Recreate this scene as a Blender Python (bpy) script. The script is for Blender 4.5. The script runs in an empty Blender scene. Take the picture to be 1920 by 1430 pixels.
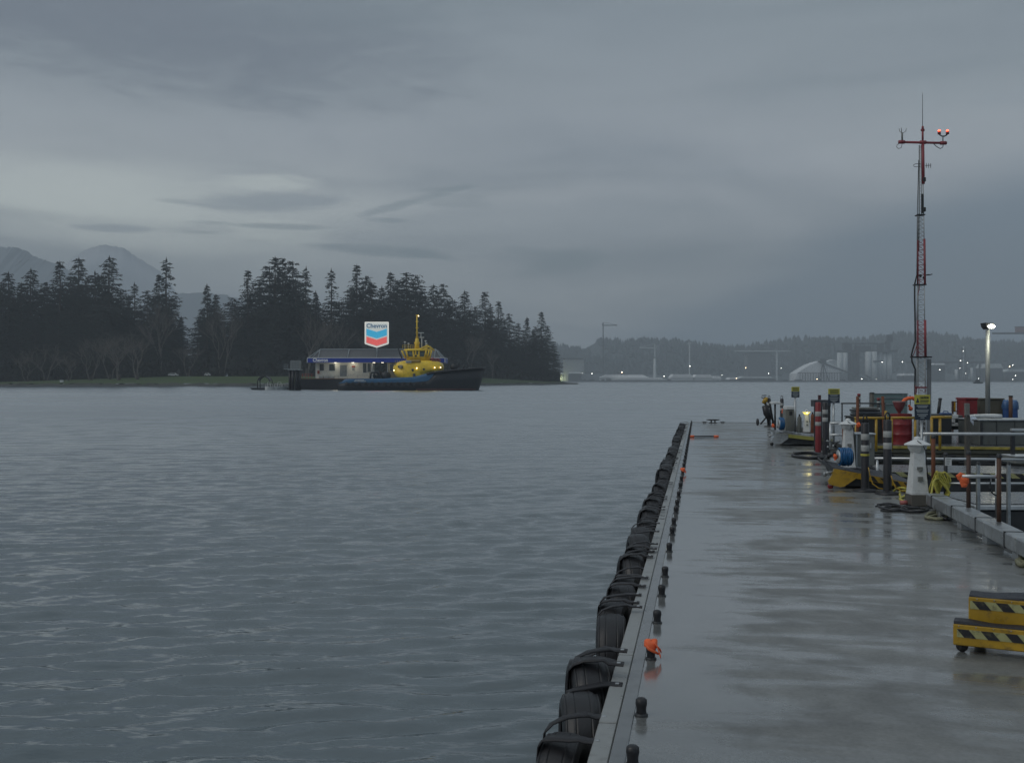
import bpy, math, random
import numpy as np
from mathutils import Vector, Matrix
C = bpy.context.scene
COL = C.collection
R = math.radians
random.seed(7)

# ---------------------------------------------------------------- camera
F, CX, HY, CAMZ = 1950.0, 960.0, 714.5, 2.0      # focal length and horizon measured on the 1920 px photograph
cam_d = bpy.data.cameras.new('camera')
cam = bpy.data.objects.new('camera', cam_d); COL.objects.link(cam)
cam.location = (0, 0, CAMZ); cam.rotation_euler = (R(90), 0, 0)
cam_d.sensor_width = 36; cam_d.lens = 36 * F / 1920
cam_d.shift_y = -(HY - 715) / 1920 * -1
cam_d.clip_start = 0.1; cam_d.clip_end = 12000
C.camera = cam
C.view_settings.view_transform = 'Standard'; C.view_settings.look = 'None'
C.view_settings.exposure = 0.80; C.view_settings.gamma = 1
C.cycles.volume_bounces = 0; C.cycles.max_bounces = 6; C.cycles.transparent_max_bounces = 6
C.cycles.sample_clamp_indirect = 3

# ---------------------------------------------------------------- world
def nd(nt, typ, ins=None, **props):
    n = nt.nodes.new(typ)
    for k, v in props.items(): setattr(n, k, v)
    for k, v in (ins or {}).items():
        if isinstance(v, bpy.types.NodeSocket): nt.links.new(v, n.inputs[k])
        else: n.inputs[k].default_value = v
    return n
def mth(nt, op, a, b=0.0, c=0.0, clamp=False):
    n = nd(nt, 'ShaderNodeMath', {0: a, 1: b, 2: c}, operation=op); n.use_clamp = clamp
    return n.outputs[0]
def sstep(nt, x, lo, hi):
    n = nd(nt, 'ShaderNodeMapRange', {0: x, 1: lo, 2: hi, 3: 0.0, 4: 1.0}, interpolation_type='SMOOTHSTEP')
    return n.outputs[0]
def mixc(nt, f, a, b, mode='MIX'):
    n = nt.nodes.new('ShaderNodeMix'); n.data_type = 'RGBA'; n.blend_type = mode
    for i, v in ((0, f), (6, a), (7, b)):
        if isinstance(v, bpy.types.NodeSocket): nt.links.new(v, n.inputs[i])
        else: n.inputs[i].default_value = v if i == 0 else (tuple(v) + (1,))[:4]
    return n.outputs[2]
def ramp(nt, x, stops):
    n = nd(nt, 'ShaderNodeValToRGB', {0: x}); e = n.color_ramp.elements
    while len(e) > 1: e.remove(e[-1])
    e[0].position, e[0].color = stops[0][0], tuple(stops[0][1]) + (1,)
    for p, c in stops[1:]:
        k = e.new(p); k.color = tuple(c) + (1,)
    n.color_ramp.interpolation = 'B_SPLINE' if len(stops) > 3 else 'LINEAR'
    return n.outputs[0]
SUN_EL, SUN_AZ = R(42), R(-115)     # azimuth from +Y towards +X
w = bpy.data.worlds.new("World"); C.world = w; w.use_nodes = True
nt = w.node_tree; nt.nodes.clear()
tc = nd(nt, 'ShaderNodeTexCoord')
sep = nd(nt, 'ShaderNodeSeparateXYZ', {0: tc.outputs['Generated']})
dx, dy, dz = sep.outputs
az = mth(nt, 'ARCTAN2', dx, dy)
zc = mth(nt, 'MAXIMUM', dz, 0.0)
k = mth(nt, 'DIVIDE', 1.0, mth(nt, 'ADD', zc, 0.12))
pl = nd(nt, 'ShaderNodeCombineXYZ', {0: mth(nt, 'MULTIPLY', dx, k), 1: mth(nt, 'MULTIPLY', dy, k), 2: 3.1}).outputs[0]
n1 = nd(nt, 'ShaderNodeTexNoise', {'Vector': pl, 'Scale': 0.9, 'Detail': 5.0, 'Roughness': 0.5, 'Distortion': 0.5}).outputs[0]
n2 = nd(nt, 'ShaderNodeTexNoise', {'Vector': nd(nt, 'ShaderNodeCombineXYZ', {0: mth(nt, 'MULTIPLY', az, 3.2), 1: mth(nt, 'MULTIPLY', zc, 22.0), 2: 7.4}).outputs[0],
     'Scale': 1.0, 'Detail': 4.0, 'Roughness': 0.5, 'Distortion': 0.45}).outputs[0]
n3 = nd(nt, 'ShaderNodeTexNoise', {'Vector': nd(nt, 'ShaderNodeCombineXYZ', {0: mth(nt, 'MULTIPLY', az, 7.0), 1: mth(nt, 'MULTIPLY', zc, 42.0), 2: 1.7}).outputs[0],
     'Scale': 1.0, 'Detail': 4.0, 'Roughness': 0.55, 'Distortion': 0.6}).outputs[0]
# cloud deck seen from below, colour by height above the horizon
zz = mth(nt, 'ADD', zc, mth(nt, 'MULTIPLY', mth(nt, 'SUBTRACT', n1, 0.5), 0.12))
base = ramp(nt, zz, [(0.0, (.172, .202, .232)), (.10, (.224, .248, .270)), (.19, (.264, .285, .312)), (.26, (.204, .230, .255)), (.35, (.126, .152, .176)), (.6, (.195, .225, .25)), (1.0, (.275, .31, .34))])
base = mixc(nt, 1.0, base, ramp(nt, n1, [(.3, (.74, .77, .80)), (.5, (1, 1, 1)), (.7, (1.16, 1.15, 1.12))]), 'MULTIPLY')
base = mixc(nt, 1.0, base, ramp(nt, n2, [(.3, (.86, .88, .89)), (.5, (1, 1, 1)), (.72, (1.09, 1.085, 1.08))]), 'MULTIPLY')
# paler opening low in the west (left)
ga = mth(nt, 'DIVIDE', mth(nt, 'ADD', az, 0.40), 0.33)
gz = mth(nt, 'DIVIDE', mth(nt, 'SUBTRACT', mth(nt, 'ADD', dz, mth(nt, 'MULTIPLY', mth(nt, 'SUBTRACT', n2, .5), .05)), 0.150), 0.050)
g = mth(nt, 'EXPONENT', mth(nt, 'MULTIPLY', mth(nt, 'ADD', mth(nt, 'MULTIPLY', ga, ga), mth(nt, 'MULTIPLY', gz, gz)), -1.3))
g = mth(nt, 'MULTIPLY', g, sstep(nt, n2, .18, .60))
base = mixc(nt, mth(nt, 'MULTIPLY', g, 0.95), base, (.50, .54, .52))
# small dark wisps near the opening and low in the middle
band = mth(nt, 'MULTIPLY', sstep(nt, dz, .075, .11), sstep(nt, dz, .20, .15))
wis = mth(nt, 'MULTIPLY', mth(nt, 'MULTIPLY', sstep(nt, n3, .55, .66), band), sstep(nt, az, .30, .0))
base = mixc(nt, mth(nt, 'MULTIPLY', wis, .60), base, (.165, .195, .215))
# darker bank of rain cloud low in the east (right)
edge = mth(nt, 'ADD', mth(nt, 'MULTIPLY', sstep(nt, az, .0, .50), .145), .03)
edge = mth(nt, 'ADD', edge, mth(nt, 'MULTIPLY', mth(nt, 'SUBTRACT', n2, .5), .06))
dk = sstep(nt, mth(nt, 'SUBTRACT', edge, dz), -.035, .03)
dk = mth(nt, 'MULTIPLY', dk, sstep(nt, az, -.02, .18))
base = mixc(nt, mth(nt, 'MULTIPLY', dk, .9), base, (.098, .135, .180))
# separate small clouds: azimuth, height, half sizes, tilt, tone
n4 = nd(nt, 'ShaderNodeTexNoise', {'Vector': nd(nt, 'ShaderNodeCombineXYZ', {0: mth(nt, 'MULTIPLY', az, 15.0), 1: mth(nt, 'MULTIPLY', zc, 62.0), 2: 4.2}).outputs[0], 'Scale': 1.0, 'Detail': 7.0, 'Roughness': .62, 'Distortion': .9}).outputs[0]
wob = mth(nt, 'MULTIPLY', mth(nt, 'SUBTRACT', n4, .5), 3.6)
def puff(base, px, py, wx, wy, tilt, col, amt, soft=1.0):
    a0, z0 = math.atan((px - CX) / F), (HY - py) / F * .985
    u = mth(nt, 'SUBTRACT', az, a0); v = mth(nt, 'SUBTRACT', mth(nt, 'SUBTRACT', dz, z0), mth(nt, 'MULTIPLY', u, tilt))
    u = mth(nt, 'DIVIDE', u, wx / F); v = mth(nt, 'DIVIDE', v, wy / F)
    d = mth(nt, 'ADD', mth(nt, 'ADD', mth(nt, 'MULTIPLY', u, u), mth(nt, 'MULTIPLY', v, v)), wob)
    return mixc(nt, mth(nt, 'MULTIPLY', sstep(nt, d, 1.7 * soft, .0), amt), base, col)
PALE, DUSK, GREY = (.52, .56, .53), (.13, .165, .185), (.20, .23, .26)
base = puff(base, 500, 352, 90, 14, .0, PALE, .55); base = puff(base, 545, 440, 95, 20, -.02, PALE, .6); base = puff(base, 120, 395, 260, 50, 0, PALE, .35, 1.6); base = puff(base, 330, 460, 200, 22, 0, PALE, .35, 1.5)
base = puff(base, 500, 388, 130, 17, .04, GREY, .75); base = puff(base, 540, 430, 85, 5, .0, DUSK, .55); base = puff(base, 390, 428, 35, 4, .0, DUSK, .4); base = puff(base, 370, 446, 40, 4, .0, DUSK, .35); base = puff(base, 320, 392, 26, 4, .0, DUSK, .3)
base = puff(base, 215, 445, 62, 7, .0, GREY, .7); base = puff(base, 720, 470, 125, 11, -.03, DUSK, .8); base = puff(base, 800, 476, 50, 7, -.15, DUSK, .6); base = puff(base, 770, 380, 95, 8, .27, DUSK, .55); base = puff(base, 840, 355, 60, 5, .1, DUSK, .35)
base = puff(base, 726, 414, 38, 5, .0, DUSK, .7); base = puff(base, 1050, 494, 85, 24, .12, DUSK, .75); base = puff(base, 985, 468, 40, 8, -.1, DUSK, .4); base = puff(base, 960, 420, 330, 34, .05, GREY, .35, 1.5)
base = puff(base, 100, 40, 480, 110, -.1, (.105, .122, .15), .95, 1.9); base = puff(base, 620, 30, 200, 60, 0, (.12, .15, .17), .35, 1.6); base = puff(base, 1350, 335, 60, 5, .1, GREY, .4); base = puff(base, 1880, 240, 60, 12, 0, GREY, .4)
lower = sstep(nt, dz, 0.0, -0.05)
base = mixc(nt, lower, base, (.07, .085, .095))
sky = nd(nt, 'ShaderNodeTexSky', sky_type='NISHITA')
sky.sun_disc = False; sky.sun_elevation = SUN_EL; sky.sun_rotation = SUN_AZ; sky.air_density = 1.5; sky.dust_density = 3
bg1 = nd(nt, 'ShaderNodeBackground', {0: sky.outputs[0], 1: 0.05})
bg2 = nd(nt, 'ShaderNodeBackground', {0: base, 1: 1.0})
SKYMIX = nd(nt, 'ShaderNodeMixShader', {0: 0.94, 1: bg1.outputs[0], 2: bg2.outputs[0]})
nd(nt, 'ShaderNodeOutputWorld', {0: SKYMIX.outputs[0]})
w.cycles.sampling_method = 'MANUAL'; w.cycles.sample_map_resolution = 512

# ---------------------------------------------------------------- sun behind thick cloud
sl = bpy.data.lights.new('sun', 'SUN'); sl.energy = 0.5; sl.angle = R(38); sl.color = (1, .96, .9)
so = bpy.data.objects.new('sun', sl); COL.objects.link(so)
sd = Vector((math.sin(SUN_AZ) * math.cos(SUN_EL), math.cos(SUN_AZ) * math.cos(SUN_EL), math.sin(SUN_EL)))
so.rotation_euler = sd.to_track_quat('Z', 'Y').to_euler(); so.location = (0, -20, 60)

# ---------------------------------------------------------------- helpers
def tag(o, label=None, cat=None, group=None, kind=None):
    if label: o['label'] = label
    if cat: o['category'] = cat
    if group: o['group'] = group
    if kind: o['kind'] = kind
    return o
def thing(name, label, cat, loc=(0, 0, 0), rz=0.0, group=None):
    o = bpy.data.objects.new(name, None); COL.objects.link(o)
    o.location = loc; o.rotation_euler = (0, 0, rz); o.empty_display_size = .2
    return tag(o, label, cat, group)
class MB:
    def __init__(s): s.v, s.f, s.sm = [], [], []
    def add(s, vs, fs, smooth=False, M=None):
        b = len(s.v)
        s.v += [tuple(M @ Vector(v)) if M else tuple(v) for v in vs]
        s.f += [tuple(b + i for i in f) for f in fs]; s.sm += [smooth] * len(fs)
        return s
    def box(s, x0, x1, y0, y1, z0, z1, M=None, c=0.0):
        if c <= 0:
            vs = [(x, y, z) for z in (z0, z1) for y in (y0, y1) for x in (x0, x1)]
            return s.add(vs, [(0, 2, 3, 1), (4, 5, 7, 6), (0, 1, 5, 4), (2, 6, 7, 3), (0, 4, 6, 2), (1, 3, 7, 5)], M=M)
        c = min(c, (x1 - x0) * .45, (y1 - y0) * .45, (z1 - z0) * .45)   # chamfered box
        vs, idx = [], {}
        for k, z in ((0, z0), (1, z1)):
            for j, y in ((0, y0), (1, y1)):
                for i, x in ((0, x0), (1, x1)):
                    sx, sy, sz = (c if i == 0 else -c), (c if j == 0 else -c), (c if k == 0 else -c)
                    idx[i, j, k] = len(vs); vs += [(x, y + sy, z + sz), (x + sx, y, z + sz), (x + sx, y + sy, z)]
        f = []
        for a in (0, 1):
            q = [idx[a, 0, 0], idx[a, 1, 0], idx[a, 1, 1], idx[a, 0, 1]]; f.append(tuple(q if a else q[::-1]))
            q = [idx[0, a, 0] + 1, idx[1, a, 0] + 1, idx[1, a, 1] + 1, idx[0, a, 1] + 1]; f.append(tuple(q[::-1] if a else q))
            q = [idx[0, 0, a] + 2, idx[1, 0, a] + 2, idx[1, 1, a] + 2, idx[0, 1, a] + 2]; f.append(tuple(q if a else q[::-1]))
        for i in (0, 1):
            for j in (0, 1):
                f.append((idx[i, j, 0], idx[i, j, 1], idx[i, j, 1] + 1, idx[i, j, 0] + 1))
                f.append((idx[i, 0, j], idx[i, 1, j], idx[i, 1, j] + 2, idx[i, 0, j] + 2))
                f.append((idx[0, i, j] + 1, idx[1, i, j] + 1, idx[1, i, j] + 2, idx[0, i, j] + 2))
        for q in idx.values(): f.append((q, q + 1, q + 2))
        return s.add(vs, f, M=M)
    def tube(s, pts, r, n=8, cap=True, flat=None, smooth=True):
        pts = [Vector(p) for p in pts]; rs = r if isinstance(r, (list, tuple)) else [r] * len(pts)
        vs, fs = [], []; up = None
        for i, p in enumerate(pts):
            t = (pts[min(i + 1, len(pts) - 1)] - pts[max(i - 1, 0)])
            t = t.normalized() if t.length > 1e-9 else Vector((0, 0, 1))
            if up is None: up = Vector((0, 0, 1)) if abs(t.z) < .9 else Vector((1, 0, 0))
            a = t.cross(up)
            if a.length < 1e-4: a = t.cross(Vector((0, 1, .3)))
            a.normalize(); b = a.cross(t).normalized(); up = b
            fa, fb = (1, 1) if flat is None else flat
            for j in range(n):
                g = 2 * math.pi * (j + .5) / n
                vs.append(p + a * (rs[i] * fa * math.cos(g)) + b * (rs[i] * fb * math.sin(g)))
        for i in range(len(pts) - 1):
            for j in range(n):
                fs.append((i * n + j, i * n + (j + 1) % n, (i + 1) * n + (j + 1) % n, (i + 1) * n + j))
        if cap: fs += [tuple(range(n))[::-1], tuple(range((len(pts) - 1) * n, len(pts) * n))]
        return s.add(vs, fs, smooth and n > 4)
    def cyl(s, p0, p1, r0, r1=None, n=12, smooth=True):
        return s.tube([p0, p1], [r0, r0 if r1 is None else r1], n, smooth=smooth)
    def lathe(s, prof, n=16, c=(0, 0, 0), axis='z', smooth=True, close=False):
        vs, fs = [], []; m = len(prof)
        for j in range(n):
            g = 2 * math.pi * j / n
            for (r, h) in prof:
                x, y, z = r * math.cos(g), r * math.sin(g), h
                if axis == 'x': x, y, z = z, x, y
                if axis == 'y': x, y, z = y, z, x
                vs.append((x + c[0], y + c[1], z + c[2]))
        for j in range(n):
            for i in range(m if close else m - 1):
                a, b = j * m + i, j * m + (i + 1) % m; k2 = ((j + 1) % n) * m
                fs.append((a, k2 + i, k2 + (i + 1) % m, b))
        return s.add(vs, fs, smooth)
    def prism(s, poly, y0, y1, M=None):   # polygon in x,z (counter-clockwise seen from -y) extruded along y
        n = len(poly)
        vs = [(x, y0, z) for x, z in poly] + [(x, y1, z) for x, z in poly]
        fs = [tuple(range(n)), tuple(range(n, 2 * n))[::-1]] + [(i, i + n, (i + 1) % n + n, (i + 1) % n) for i in range(n)]
        return s.add(vs, fs, M=M)
    def ball(s, c, r, n=8, sq=(1, 1, 1)):
        m = max(3, n // 2); prof = [(r * math.sin(math.pi * i / m), -r * math.cos(math.pi * i / m)) for i in range(m + 1)]
        b = MB().lathe(prof, n); return s.add([(x * sq[0] + c[0], y * sq[1] + c[1], z * sq[2] + c[2]) for x, y, z in b.v], b.f, True)
    def build(s, name, mat, parent=None, loc=None, label=None):
        me = bpy.data.meshes.new(name); me.from_pydata(s.v, [], s.f)
        me.polygons.foreach_set('use_smooth', s.sm); me.materials.append(mat); me.update()
        o = bpy.data.objects.new(name, me); COL.objects.link(o)
        if parent: o.parent = parent
        if loc: o.location = loc
        if label: o['label'] = label
        return o
def kids(o): return [c for c in bpy.data.objects if c.parent == o]
def copy_tree(o, parent=None, ch=None):
    ch = CH if ch is None else ch
    c = o.copy(); COL.objects.link(c); c.parent = parent
    for x in ch.get(o, ()): copy_tree(x, c, ch)
    return c
def child_map(o):
    m = {}
    def rec(p):
        m[p] = kids(p)
        for q in m[p]: rec(q)
    rec(o); return m

MATS = {}
def pm(name, col, rough=.5, metal=0.0, var=.18, scale=4.0, bump=0.0, bscale=None, dirt=None, dirt_amt=.5, spec=.5, coat=0.0, stretch=(1, 1, 1)):
    m = bpy.data.materials.new(name); m.use_nodes = True; t = m.node_tree; b = t.nodes['Principled BSDF']
    tcn = nd(t, 'ShaderNodeTexCoord'); mp = nd(t, 'ShaderNodeMapping', {0: tcn.outputs['Object'], 3: stretch}).outputs[0]
    n = nd(t, 'ShaderNodeTexNoise', {'Vector': mp, 'Scale': scale, 'Detail': 5.0, 'Roughness': .6}).outputs[0]
    lo, hi = 1 - var, 1 + var
    c = mixc(t, 1.0, col, ramp(t, n, [(.3, (lo,) * 3), (.7, (hi,) * 3)]), 'MULTIPLY')
    if dirt:
        n2 = nd(t, 'ShaderNodeTexNoise', {'Vector': mp, 'Scale': scale * 2.3, 'Detail': 6.0, 'Roughness': .7}).outputs[0]
        c = mixc(t, mth(t, 'MULTIPLY', sstep(t, n2, .5, .68), dirt_amt), c, dirt)
    t.links.new(c, b.inputs['Base Color'])
    b.inputs['Metallic'].default_value = metal; b.inputs['Specular IOR Level'].default_value = spec
    b.inputs['Coat Weight'].default_value = coat; b.inputs['Coat Roughness'].default_value = .15
    t.links.new(nd(t, 'ShaderNodeMapRange', {0: n, 1: .3, 2: .7, 3: max(.03, rough - .12), 4: min(1, rough + .12)}).outputs[0], b.inputs['Roughness'])
    if bump:
        n3 = nd(t, 'ShaderNodeTexNoise', {'Vector': mp, 'Scale': bscale or scale * 6, 'Detail': 4.0}).outputs[0]
        t.links.new(nd(t, 'ShaderNodeBump', {'Height': n3, 'Strength': bump, 'Distance': .01}).outputs[0], b.inputs['Normal'])
    MATS[name] = m; return m
def em(name, col, strength, base=(.5, .5, .5)):
    m = bpy.data.materials.new(name); m.use_nodes = True; b = m.node_tree.nodes['Principled BSDF']
    b.inputs['Base Color'].default_value = tuple(base) + (1,); b.inputs['Emission Color'].default_value = tuple(col) + (1,)
    b.inputs['Emission Strength'].default_value = strength; return m

M_black = pm('black rubber', (.015, .0155, .018), .45, var=.3, scale=9, bump=.2)
M_strap = pm('black strap', (.013, .013, .016), .6, var=.3, scale=20, bump=.3)
M_galv = pm('galvanised steel', (.36, .38, .39), .38, .75, var=.3, scale=6, bump=.08, dirt=(.12, .11, .09), dirt_amt=.4)
M_alu = pm('aluminium', (.5, .52, .53), .35, .6, var=.15, scale=5)
M_rust = pm('rusty steel', (.15, .055, .028), .7, .2, var=.4, scale=12, bump=.3, dirt=(.05, .03, .02))
M_white = pm('white paint', (.60, .62, .62), .4, var=.08, scale=5, dirt=(.25, .26, .24), dirt_amt=.35)
M_yellow = pm('yellow paint', (.38, .23, .014), .38, var=.22, scale=5, dirt=(.09, .065, .03), dirt_amt=.6, coat=.2)
M_tape_y = pm('pale hazard tape', (.34, .34, .16), .45, var=.15, scale=9, dirt=(.10, .09, .05), dirt_amt=.65)
M_tape_k = pm('black hazard tape', (.015, .015, .018), .45, var=.2, scale=13, dirt=(.16, .15, .07), dirt_amt=.4)
M_grit = pm('black grip tread', (.02, .022, .03), .55, var=.35, scale=40, bump=.6, bscale=160)
M_grey = pm('grey cabinet paint', (.17, .18, .17), .5, var=.15, scale=3, dirt=(.08, .08, .07))
M_olive = pm('olive grey tank paint', (.095, .105, .10), .5, var=.15, scale=2.5, dirt=(.05, .05, .04))
M_dark = pm('dark steel', (.03, .033, .036), .5, .2, var=.3, scale=6)
M_red = pm('red paint', (.19, .014, .018), .4, var=.2, scale=4, dirt=(.08, .015, .012))
M_orange = pm('orange fabric', (.80, .15, .05), .7, var=.15, scale=9)
M_blue = pm('blue hose', (.01, .10, .26), .35, var=.2, scale=6)
M_navy = pm('navy sign', (.022, .035, .055), .45, var=.1)
M_signy = pm('yellow sign', (.48, .45, .07), .45, var=.08)
M_pale = pm('pale lettering', (.30, .34, .36), .5, var=.05)
M_rope = pm('yellow rope', (.42, .38, .07), .7, var=.25, scale=30, bump=.5, bscale=60)
M_rope2 = pm('weathered rope', (.20, .20, .13), .8, var=.25, scale=30, bump=.5, bscale=60)
M_wood = pm('weathered timber', (.085, .08, .07), .55, var=.3, scale=3, bump=.3, stretch=(1, 1, .2))
M_glass = pm('dark window glass', (.02, .028, .03), .08, var=.1, spec=.8)

# pixel helpers: a point standing on height z seen at photo pixel (px, py), or at distance D
def X_(px, D): return (px - CX) / F * D
def Z_(py, D): return CAMZ - (py - HY) / F * D
def D_(py, z): return F * (CAMZ - z) / (py - HY)
DECK = .45
def gp(px, py, z=DECK):
    D = D_(py, z); return (X_(px, D), D, z)
ORD = ['nearest', 'second', 'third', 'fourth', 'fifth', 'sixth', 'seventh', 'eighth', 'ninth', 'tenth', 'eleventh', 'twelfth', 'thirteenth', 'fourteenth', 'fifteenth',
       'sixteenth', 'seventeenth', 'eighteenth', 'nineteenth', 'twentieth']
def ordn(i):
    if i < 20: return ORD[i]
    i += 1
    return '%d%s' % (i, {1: 'st', 2: 'nd', 3: 'rd'}.get(i % 10, 'th'))
def text_part(s, size, mat, parent, loc, name='lettering', th=.01, wid=None, rx=90, align='CENTER', bold=0.0):
    cu = bpy.data.curves.new('t', 'FONT'); cu.body = s; cu.size = size; cu.extrude = th; cu.offset = bold
    cu.align_x = align; cu.align_y = 'CENTER'; cu.resolution_u = 3
    o = bpy.data.objects.new('t', cu); COL.objects.link(o); dg = bpy.context.evaluated_depsgraph_get(); dg.update()
    me = bpy.data.meshes.new_from_object(o.evaluated_get(dg)); bpy.data.objects.remove(o); bpy.data.curves.remove(cu)
    xs = [v.co.x for v in me.vertices]; k = 1.0 if not wid else wid / (max(xs) - min(xs))
    me.transform(Matrix.Rotation(R(rx), 4, 'X') @ Matrix.Diagonal((k, 1, 1, 1)))
    me.materials.clear(); me.materials.append(mat); me.name = name
    r = bpy.data.objects.new(name, me); COL.objects.link(r); r.parent = parent; r.location = loc
    return r
HAZE = .00038

# ================================================================ SETTING
# ---- water: one sheet; real waves near the dock, fine ripple as bump everywhere
def water_material():
    m = bpy.data.materials.new('harbour water'); m.use_nodes = True; t = m.node_tree; b = t.nodes['Principled BSDF']
    b.inputs['Base Color'].default_value = (.062, .088, .099, 1); b.inputs['IOR'].default_value = 1.62
    b.inputs['Specular IOR Level'].default_value = .5
    g = nd(t, 'ShaderNodeNewGeometry').outputs['Position']
    def nz(sc, st, det, dist=0.4, seed=0.0):
        mp = nd(t, 'ShaderNodeMapping', {0: g, 1: (seed, 0, 0), 3: st}).outputs[0]
        return nd(t, 'ShaderNodeTexNoise', {'Vector': mp, 'Scale': sc, 'Detail': det, 'Roughness': .55, 'Distortion': dist}).outputs[0]
    fine = nz(5.0, (.45, 1.0, 1), 3.0); mid = nz(1.3, (.4, 1.0, 1), 3.0, seed=5.0); big = nz(.22, (.4, 1.0, 1), 3.0, seed=9.0)
    patch = nz(.035, (.35, 1, 1), 3.0, 1.2, 20.0)
    am = nd(t, 'ShaderNodeMapRange', {0: patch, 1: .35, 2: .65, 3: .55, 4: 1.25}).outputs[0]
    h = mth(t, 'ADD', mth(t, 'MULTIPLY', fine, .030), mth(t, 'ADD', mth(t, 'MULTIPLY', mid, .050), mth(t, 'MULTIPLY', big, .04)))
    far = mth(t, 'POWER', nd(t, 'ShaderNodeMapRange', {0: nd(t, 'ShaderNodeSeparateXYZ', {0: g}).outputs[1], 1: 4.0, 2: 60.0, 3: 0.0, 4: 1.0}).outputs[0], .55)
    bp = nd(t, 'ShaderNodeBump', {'Height': mth(t, 'MULTIPLY', h, am), 'Strength': mth(t, 'SUBTRACT', .95, mth(t, 'MULTIPLY', far, .62)), 'Distance': 1.0})
    # shading normals tilted towards the dock with distance, so far water reflects higher sky
    tv = nd(t, 'ShaderNodeCombineXYZ', {1: mth(t, 'MULTIPLY', far, -.12)}).outputs[0]
    vm = nd(t, 'ShaderNodeVectorMath', {0: bp.outputs[0], 1: tv}, operation='ADD').outputs[0]
    nn_ = nd(t, 'ShaderNodeVectorMath', {0: vm}, operation='NORMALIZE').outputs[0]
    t.links.new(nn_, b.inputs['Normal']); t.links.new(nn_, b.inputs['Coat Normal'])
    t.links.new(mth(t, 'ADD', .2, mth(t, 'MULTIPLY', far, .8)), b.inputs['Coat Weight']); b.inputs['Coat IOR'].default_value = 2.1; t.links.new(mth(t, 'ADD', .05, mth(t, 'MULTIPLY', far, .15)), b.inputs['Coat Roughness'])
    rg = nd(t, 'ShaderNodeMapRange', {0: patch, 1: .35, 2: .65, 3: .05, 4: .11}).outputs[0]
    t.links.new(mth(t, 'ADD', rg, mth(t, 'MULTIPLY', far, .20)), b.inputs['Roughness'])
    return m
rng = np.random.default_rng(3)
ys = [2.6]
while ys[-1] < 110: ys.append(ys[-1] + .006 + ys[-1] * .0046)
ys = [-300., -60., -10., 1.0] + ys + [130., 170., 250., 400., 700., 1200., 2000., 3500., 9000.]
ts = list(np.linspace(-1, 1, 420)); ts = [-400., -60., -10., -3., -1.6, -1.2] + ts + [1.2, 1.6, 3., 10., 60., 400.]
Yv, Tv = np.meshgrid(np.array(ys), np.array(ts), indexing='ij')
Wd = np.clip(Yv, 2.0, 120) * .56 + 1.0
Xv = Tv * Wd; Zv = np.zeros_like(Xv)
cell = .006 + np.clip(Yv, 1, 110) * .0046; cell = np.maximum(cell, Wd * 1.2 / 420)
fade = np.clip((1.15 - np.abs(Tv)) / .15, 0, 1) * np.clip((112 - Yv) / 40, 0, 1) * np.clip((Yv - 2) / 1, 0, 1)
for i in range(90):
    lam = .13 * (15 ** (i / 89)); th = rng.normal(.10, .27) + math.pi / 2
    kx, ky = math.cos(th) * 2 * math.pi / lam, math.sin(th) * 2 * math.pi / lam
    a = .0070 * lam * (.8 + 1.5 * math.exp(-((lam - .27) / .11) ** 2)) * (1.0 if lam < .45 else (.45 / lam) ** 1.1)
    wgt = np.clip((lam / cell - 2.2) / 2, 0, 1)
    gx = .6 + .4 * np.sin(Xv * .21 / lam ** .5 + i) * np.sin(Yv * .17 / lam ** .5 + 2.1 * i)
    Zv += wgt * a * gx * np.sin(kx * Xv + ky * Yv + .8 * np.sin(Xv * .31 + i) + rng.uniform(0, 6.28))
Zv *= fade
nr, nc = Xv.shape
me = bpy.data.meshes.new('water')
vv = np.stack([Xv, Yv, Zv], -1).reshape(-1, 3)
idx = np.arange(nr * nc).reshape(nr, nc)
q = np.stack([idx[:-1, :-1], idx[:-1, 1:], idx[1:, 1:], idx[1:, :-1]], -1).reshape(-1, 4)
me.from_pydata(vv.tolist(), [], q.tolist()); me.polygons.foreach_set('use_smooth', [True] * len(q))
me.materials.append(water_material())
water = bpy.data.objects.new('water', me); COL.objects.link(water); tag(water, kind='structure')

# ---- wooded point: ground
def shoreD(px):
    s = min(max((px - 560) / 520, 0), 1)
    return 432 + 215 * s * s
def groundZ(px, off):
    top = 1.6 + 2.6 * min(max(px / 330, 0), 1) - 2.4 * min(max((px - 880) / 150, 0), 1)
    if off <= 0: return -1.5
    if off < 6: return -.6 + 1.5 * off / 6 + .0
    return .9 + (top - .9) * min((off - 6) / 30, 1)
M_grass = pm('lawn', (.045, .075, .022), .9, var=.25, scale=.15, bump=.2)
M_rock = pm('dark shore rock', (.05, .05, .047), .8, var=.4, scale=.8, bump=.6)
M_soil = pm('forest floor', (.02, .022, .016), .95, var=.3, scale=.3)
pxs = list(range(-420, 1060, 8)) + [1064, 1074, 1084]
def strip(offs, name, mat):
    vs, fs = [], []
    for i, px in enumerate(pxs):
        for o_ in offs:
            D = shoreD(px) + o_ + (random.uniform(-1.2, 1.2) if o_ < 10 else 0)
            z = groundZ(px, o_) + (random.uniform(-.25, .35) if 0 < o_ < 8 else 0)
            if px > 1055: z = min(z, .8 * (1090 - px) / 35 + .15) if o_ > 0 else z
            vs.append((X_(px, D), D, z))
    m_ = len(offs)
    for i in range(len(pxs) - 1):
        for j in range(m_ - 1): fs.append((i * m_ + j, (i + 1) * m_ + j, (i + 1) * m_ + j + 1, i * m_ + j + 1))
    o = MB().add(vs, fs, True).build(name, mat); return tag(o, kind='structure')
strip([-2, 1, 3, 5, 7], 'rocky_shore', M_rock)
strip([6.5, 8, 14, 24, 36, 45], 'lawn', M_grass)
strip([44, 60, 120, 200, 330], 'forest_ground', M_soil)

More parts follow.
